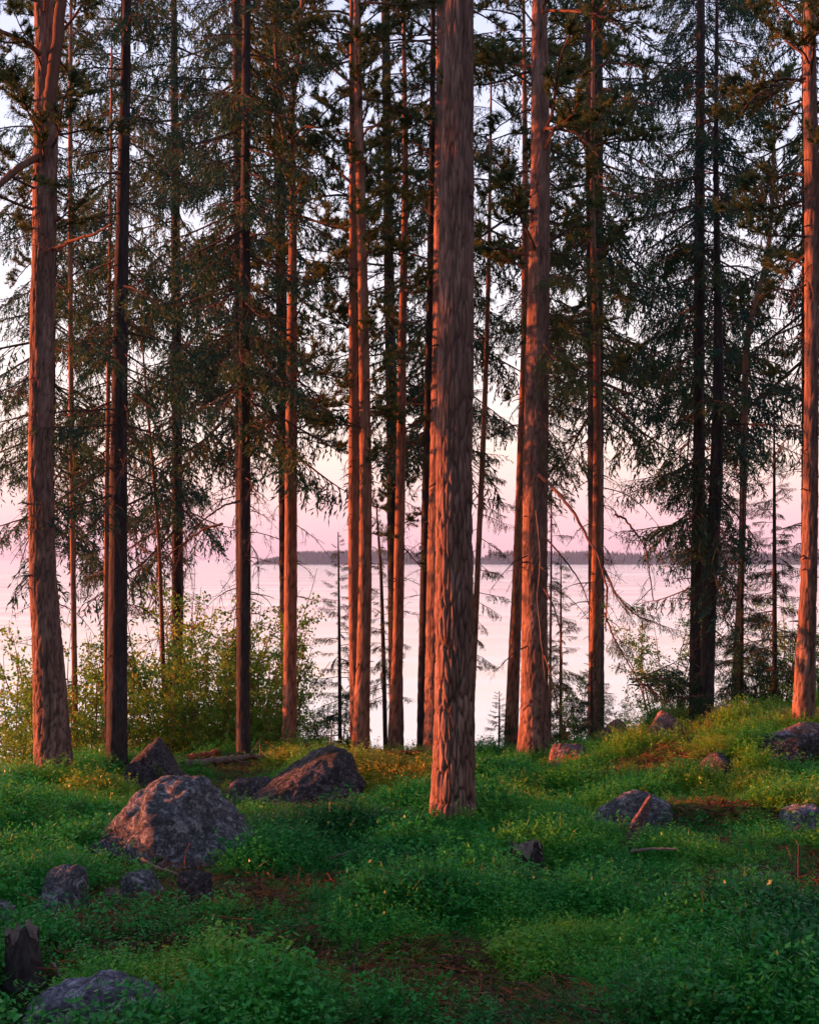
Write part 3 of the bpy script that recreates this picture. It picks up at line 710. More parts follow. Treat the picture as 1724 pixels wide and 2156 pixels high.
grow('b4', 's', 40, 1480, 1020, .5, .25, -20, 10, tint=.3)
grow('b5', 'p', 44, 900, 160, .9, 1.0, -5, 30)
grow('b6', 'p', 36, 1000, -150, .9, 1.0, -5, 30)
grow('b7', 's', 84, 1590, 1130, .75, .14, -14, 12)
grow('b8', 's', 44, 1575, 1460, .34, .08, -5, 25)
def stubs(key, n, v0, v1, r0, L):
    T = TREES[key]; A = Acc(); rg = np.random.default_rng(n + 5)
    for i in range(n):
        z = zv(T, rg.uniform(v1, v0)); c = at_z(T, z); rr = float(np.interp(z, T['pts'][:, 2], T['rad'])); a = rg.uniform(0, 6.3)
        d = np.array([math.cos(a), math.sin(a), rg.uniform(-.5, .3)])
        p = curve(c + d * rr * .8, d, L * rg.uniform(.4, 1.4), 4, (0, 0, -.5), rg, .15)
        A.add(*tube(p, np.linspace(r0 * rg.uniform(.7, 1.3), r0 * .4, 5), 5), 0, .5)
    o = obj('dead_stubs', A.mesh('dead_stubs', [M_TWIG]), T['o']); o['kind'] = 'stuff'
for a_ in (('main', 12, 1500, 50, .014, .10), ('t1', 16, 1500, 300, .016, .15), ('t11', 26, 1500, 300, .013, .22), ('t2', 24, 1500, 300, .009, .25), ('t3', 30, 1500, 500, .008, .25),
           ('t4', 14, 1450, 600, .010, .12), ('t5', 14, 1450, 500, .009, .15), ('t6', 20, 1500, 400, .010, .18), ('t7', 16, 1450, 500, .008, .16), ('t13', 16, 1400, 600, .009, .16),
           ('t14', 22, 1420, 700, .009, .25), ('t15', 22, 1420, 700, .009, .25), ('t16', 16, 1450, 300, .012, .16), ('t9', 12, 1500, 300, .012, .15)): stubs(*a_)
for k_ in list(TREES):
    finish(k_, M_PNEEDLE if TREES[k_]['items'] and sum(1 for i in TREES[k_]['items'] if i[0] == 'p') * 2 > len(TREES[k_]['items']) else M_NEEDLE)

# ---------------------------------------------------------------- trees on the slope behind, sharing crowns
def copy_tree(src, name, label, u, y, s, rot, group, zoff=0.0):
    o0 = TREES[src]['o']; o = o0.copy(); o.name = name; COL.objects.link(o)
    x = (u - U0) / FPX * y; gz = float(ground_z(x, y)[0])
    o.location = (x, y, gz + zoff); o.rotation_euler = (0, 0, rot); o.scale = (s, s, s)
    for q in ('group',):
        if q in o: del o[q]
    tag(o, label, 'tree', group)
    for ch in o0.children:
        c = ch.copy(); COL.objects.link(c); c.parent = o
        for g in ch.children:
            d = g.copy(); COL.objects.link(d); d.parent = c
    return o
GB = 'trees farther down the slope toward the water'
for src, u, y, s, r, lab in (
    ('t3', 96, 24, 1.35, 1.0, 'spruce down the slope directly behind the forked pine'),
    ('t3', 375, 27, 1.6, 3.0, 'spruce down the slope filling the gap between the two dark trunks at left'),
    ('t3', 514, 25, 1.7, 5.0, 'spruce down the slope directly behind the slim black trunk'),
    ('t8', 612, 26, 1.9, 3.0, 'spruce down the slope directly behind the pale pink-lit pine'),
    ('t9', 758, 24, 1.25, 2.0, 'pine down the slope directly behind the close red pair'),
    ('t8', 838, 27, 1.9, 3.6, 'spruce down the slope directly behind the orange slender pine'),
    ('t3', 955, 24, 1.5, 4.0, 'spruce down the slope hidden behind the thick middle trunk'),
    ('t8', 1126, 24, 1.9, 5.0, 'spruce down the slope directly behind the thick orange-lit pine'),
    ('t3', 1256, 26, 1.7, 1.0, 'spruce down the slope directly behind the lone water-side pine'),
    ('t3', 1470, 24, 1.4, 0.6, 'spruce down the slope directly behind the dark spruce pair'),
    ('t14', 1466, 27, 1.6, 0.6, 'taller spruce farther down the slope behind the dark spruce pair'),
    ('t8', 252, 20.5, 1.35, 1.4, 'spruce down the slope close behind the dark stacked-boulder trunk'),
    ('t8', 516, 21, 1.45, 2.4, 'spruce down the slope close behind the slim black trunk'),
    ('t8', 1256, 22.5, 1.5, 3.9, 'spruce down the slope close behind the lone water-side pine'),
    ('t8', 92, 20.7, 1.35, 0.9, 'spruce down the slope close behind the forked pine'),
    ('t3', 1700, 22.5, 1.4, 1.7, 'spruce down the slope directly behind the far right pine')):
    copy_tree(src, 'pine_tree' if src in ('t9', 't11', 't6') else 'spruce_tree', lab, u, y, s, r, GB)

# ---------------------------------------------------------------- rocks
def icodirs(sub):
    import bmesh
    bm = bmesh.new(); bmesh.ops.create_icosphere(bm, subdivisions=sub, radius=1.0)
    V = np.array([v.co[:] for v in bm.verts]); F = np.array([[v.index for v in f.verts] for f in bm.faces]); bm.free(); return V, F
ICO = {}
def rock(name, label, u, v, wpx, hpx, mat, planes=None, seed=0, sub=5, deep=0.8, soft=14, rough=0.07, group=None, tilt=0.0, y=None, back=0.5, cat='rock', lay=False):
    """rock whose foot is seen at (u, v), wpx wide and hpx high in the picture"""
    b = hit(u, v) if y is None else P(u, v, y)
    if y is not None and lay: b[2] = float(ground_z(b[0], b[1])[0])
    k = b[1] / FPX
    a, h = wpx / 2 * k, hpx * k * (1.2 if wpx < 200 and b[1] < 14 else 1.0)
    d = a * deep
    if sub not in ICO: ICO[sub] = icodirs(sub)
    D, F = ICO[sub]; rg = np.random.default_rng(seed)
    if planes is None:
        planes = []
        for i in range(13):
            n = unit(rg.normal(size=3)); n[2] = abs(n[2]) * .8 if i % 3 else n[2]; planes.append((*unit(n), rg.uniform(.66, 1.0)))
        planes += [(0, 0, 1, .93), (1, 0, 0, 1), (-1, 0, 0, 1), (0, -1, 0, .95), (0, 1, 0, 1)]
    planes = list(planes) + [(0, 0, -1, .45), (0, 1, .1, .95), (0, -1, .05, 1.0), (.1, .9, .6, .95), (1, 0, 0, 1.0), (-1, 0, 0, 1.0)]
    N = np.array([unit(np.array(p[:3], float)) for p in planes]); O = np.array([p[3] for p in planes])
    c = np.clip(D @ N.T, 0.02, None); rr = O / c
    r = (rr ** -soft).sum(1) ** (-1.0 / soft)
    q = D * r[:, None]
    lo = fbm(q * 1.8 + seed, 4, seed + 1); mid = fbm(q * 6 + seed, 4, seed + 2); f1, ff = worley(q * 3.2 + seed, seed + 3)
    r = r * (1 + rough * lo + rough * .4 * mid - rough * .5 * (1 - sstep(ff, 0, .22)))
    q = D * r[:, None] * np.array([a, d, h])
    ct, st = math.cos(tilt), math.sin(tilt)
    q = np.stack([q[:, 0] * ct + q[:, 2] * st, q[:, 1], -q[:, 0] * st + q[:, 2] * ct], 1)
    me = mesh_np(name, q, F, [mat])
    if cat == 'mound': a_ = me.attributes.new('tint', 'FLOAT', 'POINT'); a_.data.foreach_set('value', np.full(len(q), .95, np.float32))
    o = obj(name, me, loc=(b[0], b[1] + d * back, b[2] + 0.0))
    return tag(o, label, cat, group)

rock('boulder', 'largest grey boulder in the left foreground, blunt-topped with a pinkish face', 338, 1822, 392, 188, M_ROCK,
     [(-.73, 0, .69, .72), (.80, 0, .55, .80), (.08, 0, 1, .90), (-.62, -.70, .38, .66), (.42, -.78, .40, .72), (.9, -.3, .05, .97), (-1, 0, .1, .97), (-.35, -.6, .75, .80), (.7, -.5, .5, .78),
      (0, 1, .3, .8), (.1, -.8, .75, .80), (-.3, .1, .95, .92), (0, 0, -1, .6), (-.1, -1, .1, .8)], 3, 6, .85, 34, .085)
rock('boulder', 'dark humped boulder behind the largest grey one, at the foot of the dark left trunk', 326, 1662, 142, 112, M_ROCKD,
     [(-.5, 0, .85, .8), (.66, 0, .66, .66), (0, 0, 1, .96), (0, -1, .3, .7), (1, 0, 0, .98), (-1, 0, 0, .9), (0, 1, .3, .9), (.5, -.7, .4, .75)], 4, 5, .8)
rock('boulder', 'broad boulder sloping down to the left, its dark steep end toward the close red pair', 642, 1694, 280, 122, M_ROCKD,
     [(-.55, -.1, .83, .52), (.12, 0, 1, .92), (.93, 0, .3, .84), (0, -1, .35, .66), (.5, -.75, .3, .72), (-1, 0, 0, 1), (0, 1, .2, .8), (-.2, -.5, .8, .62)], 5, 6, .75, 16, .08)
rock('small_rock', 'small round stone capping the sloping boulder', 692, 1585, 40, 16, M_ROCKD, None, 6, 4, y=hit(648, 1692)[1] + .5)
rock('rock', 'low dark rock in the grass between the two biggest boulders', 506, 1690, 130, 52, M_ROCKD, None, 7, 5)
rock('rock', 'low grey rock beside the flared base of the far left pine', 78, 1694, 90, 40, M_ROCKD, None, 8, 5)
rock('rock', 'squat bluish rock low at the left, above the mossy hollow', 112, 1935, 130, 95, M_ROCK, None, 9, 5, .8)
rock('rock', 'pale flat rock lying in brown litter in front of the largest boulder', 300, 1896, 110, 52, M_ROCK, None, 10, 5)
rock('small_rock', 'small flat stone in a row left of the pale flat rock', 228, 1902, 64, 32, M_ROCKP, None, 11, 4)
rock('small_rock', 'bumpy dark stone under the thin fallen stick', 412, 1900, 84, 56, M_ROCKD, None, 12, 5)
rock('rock', 'flat stone at the left edge above the hollow stump', 14, 1968, 90, 62, M_ROCK, None, 13, 5)
rock('boulder', 'pale blue-grey boulder in the bottom left corner', 205, 2190, 350, 150, M_ROCKL,
     [(-.45, 0, .9, .72), (.55, 0, .83, .72), (.1, 0, 1, .93), (0, -1, .4, .7), (1, 0, 0, 1), (-1, 0, 0, 1), (0, 1, .3, .9), (.2, -.6, .8, .82)], 14, 6, .7, 12, .10)
rock('rock', 'smooth grey rock dome in the grass at right', 1338, 1752, 176, 84, M_ROCK,
     [(-.5, 0, .86, .74), (.35, 0, .93, .84), (0, 0, 1, .9), (0, -1, .4, .7), (1, 0, 0, 1), (-1, 0, 0, 1), (0, 1, .3, .9)], 15, 5, .7, 10, .05)
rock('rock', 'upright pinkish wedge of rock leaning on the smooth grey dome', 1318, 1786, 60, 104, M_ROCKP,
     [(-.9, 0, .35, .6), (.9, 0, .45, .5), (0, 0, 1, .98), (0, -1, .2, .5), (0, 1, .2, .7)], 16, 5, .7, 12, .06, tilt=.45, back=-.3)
rock('rock', 'bluish rock at the right edge beside the red-brown mound', 1700, 1766, 130, 76, M_ROCKL, None, 17, 5)
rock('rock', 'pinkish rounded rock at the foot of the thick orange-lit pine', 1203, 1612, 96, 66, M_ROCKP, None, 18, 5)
rock('rock', 'pale boulder on the bank behind the dark spruce pair', 1536, 1508, 76, 46, M_ROCKL, None, 19, 5, y=17.0, lay=True)
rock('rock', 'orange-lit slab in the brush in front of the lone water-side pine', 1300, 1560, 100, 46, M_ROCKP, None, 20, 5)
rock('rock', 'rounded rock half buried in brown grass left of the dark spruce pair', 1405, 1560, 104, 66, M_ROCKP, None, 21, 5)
for i, (u, v, w_, h_, m_, lb) in enumerate((
        (1668, 1592, 150, 36, M_ROCKD, 'lowest dark slab of the layered rocks at the right edge'),
        (1690, 1568, 130, 34, M_ROCKL, 'middle grey slab of the layered rocks at the right edge'),
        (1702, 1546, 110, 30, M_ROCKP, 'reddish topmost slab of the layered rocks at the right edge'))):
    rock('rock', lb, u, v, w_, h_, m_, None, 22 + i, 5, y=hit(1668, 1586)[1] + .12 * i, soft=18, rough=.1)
rock('rock', 'flat dark stone in the yellow grass above the red-brown mound', 1520, 1622, 84, 32, M_ROCKD, None, 30, 4)
# ---------------------------------------------------------------- stumps, logs, sticks
def stump(label, u, v, wpx, hpx, seed, mat, top=M_WOOD):
    b = hit(u, v); k = b[1] / FPX; r = wpx / 2 * k; h = hpx * k
    o = empty('tree_stump', (b[0], b[1] + r * .6, b[2]), label, 'stump')
    n, rows = 48, 40
    an = np.arange(n) / n * 2 * math.pi; t = np.linspace(0, 1, rows)
    AN, T = np.meshgrid(an, t)
    cut = 1 + .24 * vnoise(np.stack([np.cos(AN).ravel() * 3.5, np.sin(AN).ravel() * 3.5, AN.ravel() * 0 + seed], 1), seed).reshape(AN.shape)
    Zz = (-.12 + T * (h + .12) * cut); rr = r * (.82 + .38 * np.exp(-np.maximum(Zz, 0) / (h * .35)) * (1 + .5 * vnoise(np.stack([np.cos(AN).ravel() * 2, np.sin(AN).ravel() * 2, T.ravel()], 1), seed + 1).reshape(AN.shape)))
    q = np.stack([np.cos(AN).ravel() * 3, np.sin(AN).ravel() * 3, T.ravel() * 1.5], 1)
    f1, ff = worley(q * 2, seed); rr = rr * (1 + .22 * vnoise(np.stack([np.cos(AN).ravel() * 1.3 + seed, np.sin(AN).ravel() * 1.3, T.ravel() * .6], 1), seed + 4)).reshape(AN.shape) - r * .16 * (1 - sstep(ff, 0, .3)).reshape(AN.shape)
    V = np.stack([rr * np.cos(AN), rr * np.sin(AN), Zz], 2).reshape(-1, 3)
    i = np.arange(rows - 1)[:, None] * n; j = np.arange(n)[None, :]; j2 = (j + 1) % n
    F = np.stack([i + j, i + j2, i + j2 + n, i + j + n], 2).reshape(-1, 4)
    obj('bark', mesh_np('stump_bark', V, F, [mat]), o)
    # cut top: rings from the rim inwards, sunken and rough
    rim = V[-n:]; Vt = [rim * np.array([.995, .995, 1])]
    for f in (.8, .6, .4, .2, .02):
        ring = rim * np.array([f, f, 1]); ring[:, 2] = h * (.90 + .10 * f) + h * .06 * np.random.default_rng(seed + int(f * 10)).normal(size=n) * .6; Vt.append(ring)
    Vt = np.concatenate(Vt); i = np.arange(5)[:, None] * n
    F = np.stack([i + j, i + j2, i + j2 + n, i + j + n], 2).reshape(-1, 4)
    obj('cut_top', mesh_np('stump_top', Vt, F, [top]), o)
stump('weathered mossy stump in the grass right of the middle trunk', 1108, 1846, 88, 58, 1, M_SPRUCE)
stump('rotten hollow-looking stump at the left edge with a reddish top', 38, 2078, 80, 112, 2, M_SPRUCE, M_WOOD)

def log(name, label, pts_uv, r0, r1, mat, cat='log', group=None, lift=0.04, k=10, seed=0, y=None, twigs=0):
    p = []
    for q in pts_uv:
        h_ = hit(q[0], q[1]) if len(q) == 2 else P(*q)
        p.append(h_ + np.array([0, 0, lift + (0 if len(q) == 3 else 0)]))
    p = np.array(p); n = len(p); s = np.linspace(0, n - 1, max(n * 7, 12))
    q = np.stack([np.interp(s, np.arange(n), p[:, i]) for i in range(3)], 1)
    rg = np.random.default_rng(seed); q[1:-1] = (q[:-2] + 2 * q[1:-1] + q[2:]) / 4
    q[1:-1] += rg.normal(size=q[1:-1].shape) * r0 * .2
    rd = np.linspace(r0, r1, len(q)) * (1 + .12 * rg.normal(size=len(q)))
    A = Acc(); A.add(*tube(q - q[0], rd, k), 0, .5)
    for i in range(twigs):
        j = int(rg.integers(2, len(q) - 2)); ll = rg.uniform(.15, .5)
        pp = curve(q[j] - q[0], rg.normal(size=3) + np.array([0, 0, .7]), ll, 4, (0, 0, -.4), rg, .15)
        A.add(*tube(pp, np.linspace(r0 * .3, r0 * .12, 5), 3), 0, .5)
    o = obj(name, A.mesh(name, [mat], True), loc=q[0]); return tag(o, label, cat, group)
log('fallen_log', 'mossy fallen log crossing the left edge below the far left pine', [(-30, 1712), (20, 1690), (70, 1668)], .07, .05, M_WOOD, seed=1)
log('fallen_log', 'dead log lying behind the largest boulder, pointing at the branch pile', [(385, 1642), (450, 1632), (520, 1626), (600, 1612)], .055, .035, M_WOOD, seed=2, lift=.18, twigs=5)
log('fallen_log', 'red-lit log lying under the slim black spruce', [(395, 1628), (450, 1618), (500, 1600), (540, 1592)], .05, .03, M_ROT, seed=3, lift=.2)
log('fallen_log', 'thin log between the close red pair and the middle trunk', [(780, 1612), (830, 1606), (890, 1604)], .035, .03, M_ROT, seed=4, lift=.14)
log('rotten_log', 'short rotten orange-red log in front of the pinkish rounded rock', [(1190, 1622), (1235, 1618), (1278, 1612)], .075, .05, M_ROT, seed=5, lift=.12)
log('stick', 'pale bare stick lying in the grass below the pink wedge rock', [(1325, 1838), (1370, 1832), (1428, 1832)], .013, .009, M_DEAD, 'stick', seed=6, lift=.16)
log('stick', 'thin forked stick in front of the largest boulder', [(300, 1838), (335, 1858), (375, 1872)], .012, .008, M_DEAD, 'stick', seed=7, lift=.10, twigs=3)
log('stick', 'long grey stick on the brown hollow right of the largest boulder', [(690, 1842), (760, 1818), (830, 1806)], .010, .007, M_DEAD, 'stick', seed=8, lift=.12, twigs=2)
log('stick', 'short white peeled stick against the foot of the middle trunk', [(914, 1752, 10.62), (932, 1758, 10.60), (952, 1752, 10.62)], .008, .006, M_DEAD, 'stick', seed=9, lift=0)
log('stick', 'tiny curled twig beside the bottom left boulder', [(112, 2072), (122, 2085), (128, 2100)], .008, .005, M_DEAD, 'stick', seed=10, lift=.10)
log('stick', 'low branch leaning out of the bottom of the largest boulder', [(440, 1826), (480, 1806), (512, 1790)], .012, .008, M_WOOD, 'stick', seed=11, lift=.10)
rg = np.random.default_rng(5)
bz = hit(610, 1612)
for i in range(16):
    a = rg.uniform(0, math.pi); l = rg.uniform(.3, .9); c = bz + np.array([rg.normal() * .35, rg.uniform(-.2, .5), rg.uniform(.03, .22)])
    d = np.array([math.cos(a), .3 * math.sin(a), rg.uniform(-.25, .35)]) * l / 2
    A = Acc(); pts = curve(-d, d, l, 8, (0, 0, rg.normal() * .3), rg, .08); A.add(*tube(pts, np.linspace(rg.uniform(.012, .028), .007, 9), 5), 0, .5)
    tag(obj('dead_branch', A.mesh('dead_branch', [M_ROT if i % 3 == 0 else M_WOOD], True), loc=c),
        'dead branch in the pile beside the sloping boulder', 'branch', 'dead branches heaped beside the sloping boulder')
rg = np.random.default_rng(6)
for i in range(9):
    b = hit(rg.uniform(1640, 1722), rg.uniform(1835, 1900)); A = Acc(); l = rg.uniform(.2, .42)
    pts = curve((0, 0, 0.03), (rg.normal(), rg.normal() * .4, .25), l, 8, (0, 0, -.5), rg, .14); A.add(*tube(pts, np.linspace(.006, .003, 9), 4), 0, .5)
    tag(obj('dead_branch', A.mesh('dead_branch', [M_WOOD if i % 2 else M_TWIG], True), loc=b),
        'bare twig in the tangle at the right edge of the grass', 'branch', 'bare twigs tangled at the right edge')

# ---------------------------------------------------------------- leafy saplings
def sapling_mesh(seed, H, spread, stems, leaves, leaf=.034):
    rg = np.random.default_rng(seed); S = Acc(); B, D, T = [], [], []
    for s in range(stems):
        a = rg.uniform(0, 2 * math.pi); hh = H * rg.uniform(.6, 1.0)
        pts = curve((math.cos(a) * .12, math.sin(a) * .12, -.1), (math.cos(a) * spread, math.sin(a) * spread, 1), hh, 12, (0, 0, .4), rg, .07)
        S.add(*tube(pts, np.linspace(.016 * H / 3, .003, 13), 4), 0, .5)
        for b in range(16):
            t = rg.uniform(.18, 1.0); k = min(11, int(t * 12)); aa = rg.uniform(0, 2 * math.pi); ll = H * .24 * (1.15 - t) * rg.uniform(.6, 1.2) + .1
            br = curve(pts[k], (math.cos(aa), math.sin(aa), .55), ll, 5, (0, 0, -.15), rg, .14)
            S.add(*tube(br, np.linspace(.005, .002, 6), 3), 0, .5)
            n = int(leaves / stems / 16 * (ll / (H * .16)))
            q = rg.uniform(.15, 1, n) * 5; ki = np.minimum(4, q.astype(int)); p = br[ki] + (br[ki + 1] - br[ki]) * (q - ki)[:, None]
            p = p + rg.normal(size=(n, 3)) * .035; tb = rg.normal() * .17
            d = rg.normal(size=(n, 3)); d[:, 2] -= .5; d /= np.linalg.norm(d, axis=1)[:, None]
            B.append(p); D.append(d); T.append(np.clip(.42 + tb + rg.normal(size=n) * .16, 0, 1))
    B, D, T = np.concatenate(B), np.concatenate(D), np.concatenate(T)
    V, F = kites(B, D, rand_perp(D, rg), rg.uniform(.7, 1.3, len(B)) * leaf, rg.uniform(.6, .9, len(B)) * leaf)
    L = Acc(); L.add(V, F, 0, np.repeat(T, 4))
    return S.mesh('stems', [M_STEM], True), L.mesh('leaves', [M_LEAF], False)
SAP = [sapling_mesh(400 + i, 3.0, .30, 8, 6500, .040) for i in range(4)] + [sapling_mesh(410 + i, 1.0, .35, 4, 900, .026) for i in range(2)]
def sapling(i, u, y, H, label, rot=0.0, group='leafy saplings behind the ridge', name='birch_sapling', z=None):
    x = (u - U0) / FPX * y; b = (x, y, float(ground_z(x, y)[0]) if z is None else z)
    o = empty(name, b, label, 'sapling', group); o.rotation_euler = (0, 0, rot); s = H / (3.0 if i < 4 else 1.0); o.scale = (s, s, s)
    obj('stems', SAP[i][0], o); obj('leaves', SAP[i][1], o); return o
def sap_top(i, u, vtop, y, label, **k):
    x = (u - U0) / FPX * y; gz = float(ground_z(x, y)[0]); top = EYE - (vtop - V0) / FPX * y
    return sapling(i, u, y, max(.4, top - gz), label, R.uniform(0, 6), **k)
for i, (u, vt, y, lb) in enumerate((
        (12, 1210, 20.5, 'leafy sapling at the left edge beside the forked pine'),
        (58, 1330, 19.0, 'shorter sapling hidden behind the flared pine base'),
        (150, 1270, 20.5, 'yellow-green sapling right of the flared pine base'),
        (195, 1330, 19.2, 'bushy sapling just left of the dark spruce with stacked boulders'),
        (100, 1240, 22.5, 'tall thin sapling far down behind the forked pine'),
        (290, 1270, 20.0, 'sapling just right of the dark spruce with stacked boulders'),
        (335, 1360, 19.4, 'low bushy sapling around the crooked birch stem'),
        (395, 1280, 21.0, 'sapling left of the dense dark green bush'),
        (440, 1200, 20.5, 'tallest dense green bush left of the slim black spruce'),
        (480, 1130, 22.0, 'airy tall sapling top rising above the dense bush'),
        (470, 1330, 19.3, 'front bush at the foot of the slim black spruce, left side'),
        (545, 1190, 20.5, 'bush just right of the slim black spruce'),
        (575, 1290, 19.6, 'bush left of the pale pink-lit pine'),
        (640, 1420, 20.5, 'small thin sapling right of the pale pink-lit pine'),
        (700, 1430, 20.5, 'thin sapling before the water left of the red pair'),
        (1190, 1340, 21.0, 'pale green sapling right of the thick orange-lit pine'),
        (1225, 1420, 20.5, 'low sapling left of the lone water-side pine'),
        (1400, 1200, 21.5, 'airy birch before the water left of the spruce pair'),
        (1420, 1400, 20.5, 'round pale bush on the bank left of the spruce pair'),
        (1545, 1400, 20.0, 'green bush behind the pale boulder on the bank'),
        (1610, 1330, 19.5, 'green bush between the spruce pair and the far right pine'),
        (1650, 1200, 20.5, 'tall dark sapling beside the far right pine'),
        (1580, 1290, 21.0, 'sapling behind the pale boulder, taller and thinner'),
        (1740, 1250, 19.0, 'sapling at the right edge behind the red pine'),
        (30, 1400, 18.2, 'low leafy bush in front at the left edge of the ridge'),
        (205, 1180, 22.5, 'tall airy sapling close behind the thin pine stem at left'),
        (370, 1190, 22.5, 'tall airy sapling right of the crooked birch stem'),
        (500, 1240, 21.5, 'sapling rising directly behind the slim black spruce'),
        (560, 1430, 19.2, 'low bush between the slim black spruce and the pale pine'),
        (1310, 1440, 20.0, 'bush behind the drooping dark bough'),
        (1370, 1460, 19.0, 'low bright bush at the top of the bank left of the spruce pair'),
        (1600, 1440, 18.6, 'low bright bush at the top of the bank right of the pale boulder'),
        (1660, 1380, 18.4, 'dense bush touching the left side of the far right pine'))):
    sap_top(i % 4, u, vt, y, lb)
GS = 'small seedlings in the grass'
for i, (u, v, H, lb) in enumerate((
        (1000, 1660, .35, 'seedling at the right side of the middle trunk'), (280, 1640, .6, 'leafy seedling between the dark trunk and the humped boulder'),
        (458, 1700, .42, 'yellowish seedling at the shoulder of the largest boulder'), (125, 1690, .3, 'yellow seedling below the flared pine base'),
        (60, 1720, .3, 'small seedling at the left in the yellow-green grass'), (1135, 1640, .35, 'seedling in front of the thick orange-lit pine'),
        (1420, 1630, .3, 'seedling in the yellow grass on the bank'), (160, 1740, .3, 'seedling left of the largest boulder'),
        (1355, 1700, .3, 'seedling standing behind the grey rock dome'), (350, 1655, .35, 'seedling in front of the humped dark boulder'))):
    b = hit(u, v); sapling(4 + i % 2, u, b[1], H, lb, i * 1.3, GS, 'seedling', b[2])
# low spruce boughs and thicket on the right bank
copy_tree('b7', 'young_spruce', 'dark young spruce in the thicket left of the far right pine', 1630, 18.5, 1.15, 1.0, None)
copy_tree('b7', 'young_spruce', 'dark young spruce behind the spruce pair, right side', 1560, 19.5, 1.0, 2.5, None)
copy_tree('b7', 'young_spruce', 'young spruce on the slope right of the thick orange-lit pine', 1180, 20.8, .9, 4.5, None)
copy_tree('b8', 'young_spruce', 'knee-high spruce beside the pinkish rounded rock', 1245, 18.0, 1.2, 1.5, None)
def bough(label, u, v, az_, L, n, seed, y=None, lift=.12):
    rg = np.random.default_rng(seed); b = hit(u, v) if y is None else P(u, v, y)
    it = [('s', int(rg.integers(6)), (rg.normal() * .08, rg.normal() * .08, rg.uniform(0, .1)), az_ + rg.normal() * .35, rg.uniform(-.1, .35), L * rg.uniform(.7, 1.1), .1) for _ in range(n)]
    o = obj('fallen_bough', join_branches(it, 'fallen_bough', [M_TWIG, M_NEEDLE]), loc=b + np.array([0, 0, lift])); return tag(o, label, 'bough')
bough('dark spruce bough lying on the bank, tip toward the spruce pair', 1330, 1462, .1, 1.1, 5, 1, 17.6)
bough('spruce bough drooping over the brown grass left of the spruce pair', 1400, 1500, .0, .7, 4, 2, 17.3)
bough('fallen spruce bough at the foot of the branch pile', 720, 1640, 2.6, .5, 3, 3)

# ---------------------------------------------------------------- ground cover
def bil_proto(seed, n_st=9, H=.22):
    rg = np.random.default_rng(seed); A = Acc(); B, D, T = [], [], []
    for s in range(n_st):
        a = rg.uniform(0, 6.3); r = rg.uniform(0, .07)
        pts = curve((r * math.cos(a), r * math.sin(a), -.02), (math.cos(a) * .45, math.sin(a) * .45, 1), H * rg.uniform(.6, 1.15), 4, (0, 0, 0), rg, .2)
        A.add(*tube(pts, [.0018, .0016, .0013, .001, .0008], 3), 0, -.15)
        n = 19; q = rg.uniform(.25, 1, n) * 4; k = np.minimum(3, q.astype(int)); p = pts[k] + (pts[k + 1] - pts[k]) * (q - k)[:, None] + rg.normal(size=(n, 3)) * .010
        d = rg.normal(size=(n, 3)) * np.array([1, 1, .5]); d[:, 2] += .25; d /= np.linalg.norm(d, axis=1)[:, None]
        B.append(p); D.append(d); T.append(rg.normal(size=n) * .07)
    B, D, T = map(np.concatenate, (B, D, T))
    S = np.cross(D, np.array([0, 0, 1.0]) + rg.normal(size=D.shape) * .35); S /= np.linalg.norm(S, axis=1)[:, None]
    V, F = kites(B, D, S, rg.uniform(.014, .026, len(B)), rg.uniform(.008, .014, len(B)))
    A.add(V, F, 1, np.repeat(T, 4)); return A.mesh('bilberry', [M_BIL, M_BIL])
def grass_proto(seed, H=.22, n=16):
    rg = np.random.default_rng(seed); A = Acc()
    for s in range(n):
        a = rg.uniform(0, 6.3); r = rg.uniform(0, .05); h = H * rg.uniform(.5, 1.2); ln = rg.uniform(.15, .8)
        p = curve((r * math.cos(a), r * math.sin(a), -.01), (math.cos(a) * ln, math.sin(a) * ln, 1), h, 4, (math.cos(a) * .8, math.sin(a) * .8, -.5), rg, .05)
        w_ = np.array([1, .9, .7, .4, .0])[:, None] * .0022; sd = np.array([-math.sin(a), math.cos(a), 0]) * w_
        V = np.concatenate([p - sd, p + sd]); F = []
        for i in range(4): F += [(i, i + 1, i + 6), (i, i + 6, i + 5)]
        A.add(V, np.array(F), 0, rg.normal() * .08)
    return A.mesh('grass_tuft', [M_GRASS])
def litter_proto(seed):
    rg = np.random.default_rng(seed); A = Acc()
    for s in range(9):
        a = rg.uniform(0, 6.3); c = np.array([rg.normal() * .09, rg.normal() * .09, rg.uniform(.0, .02)]); l = rg.uniform(.04, .2)
        p = curve(c, (math.cos(a), math.sin(a), rg.normal() * .12), l, 3, (0, 0, 0), rg, .2); A.add(*tube(p, np.array([1, .9, .7, .5]) * rg.uniform(.0015, .004), 3), 0, .5)
    return A.mesh('litter_twigs', [M_TWIG if seed % 2 else M_ROT])
def moss_proto(seed):
    rg = np.random.default_rng(seed); D, F = icodirs(2); D = D * np.array([1, 1, .42])
    q = D * (.07 * (1 + .35 * fbm(D * 3 + seed, 3, seed)))[:, None]; A = Acc(); A.add(q, F, 0, rg.normal(size=len(q)) * .06)
    n = 90; k = rg.integers(0, len(q), n); k = k[q[k, 2] > 0]; n = len(k); d = q[k] / np.linalg.norm(q[k], axis=1)[:, None] + rg.normal(size=(n, 3)) * .4; d /= np.linalg.norm(d, axis=1)[:, None]
    V, F2 = kites(q[k] * rg.uniform(.9, 1.05, n)[:, None], d, rand_perp(d, rg), rg.uniform(.012, .028, n), rg.uniform(.003, .007, n)); A.add(V, F2, 0, np.repeat(rg.normal(size=n) * .1 + .08, 4))
    return A.mesh('moss_cushion', [M_MOSS], True)
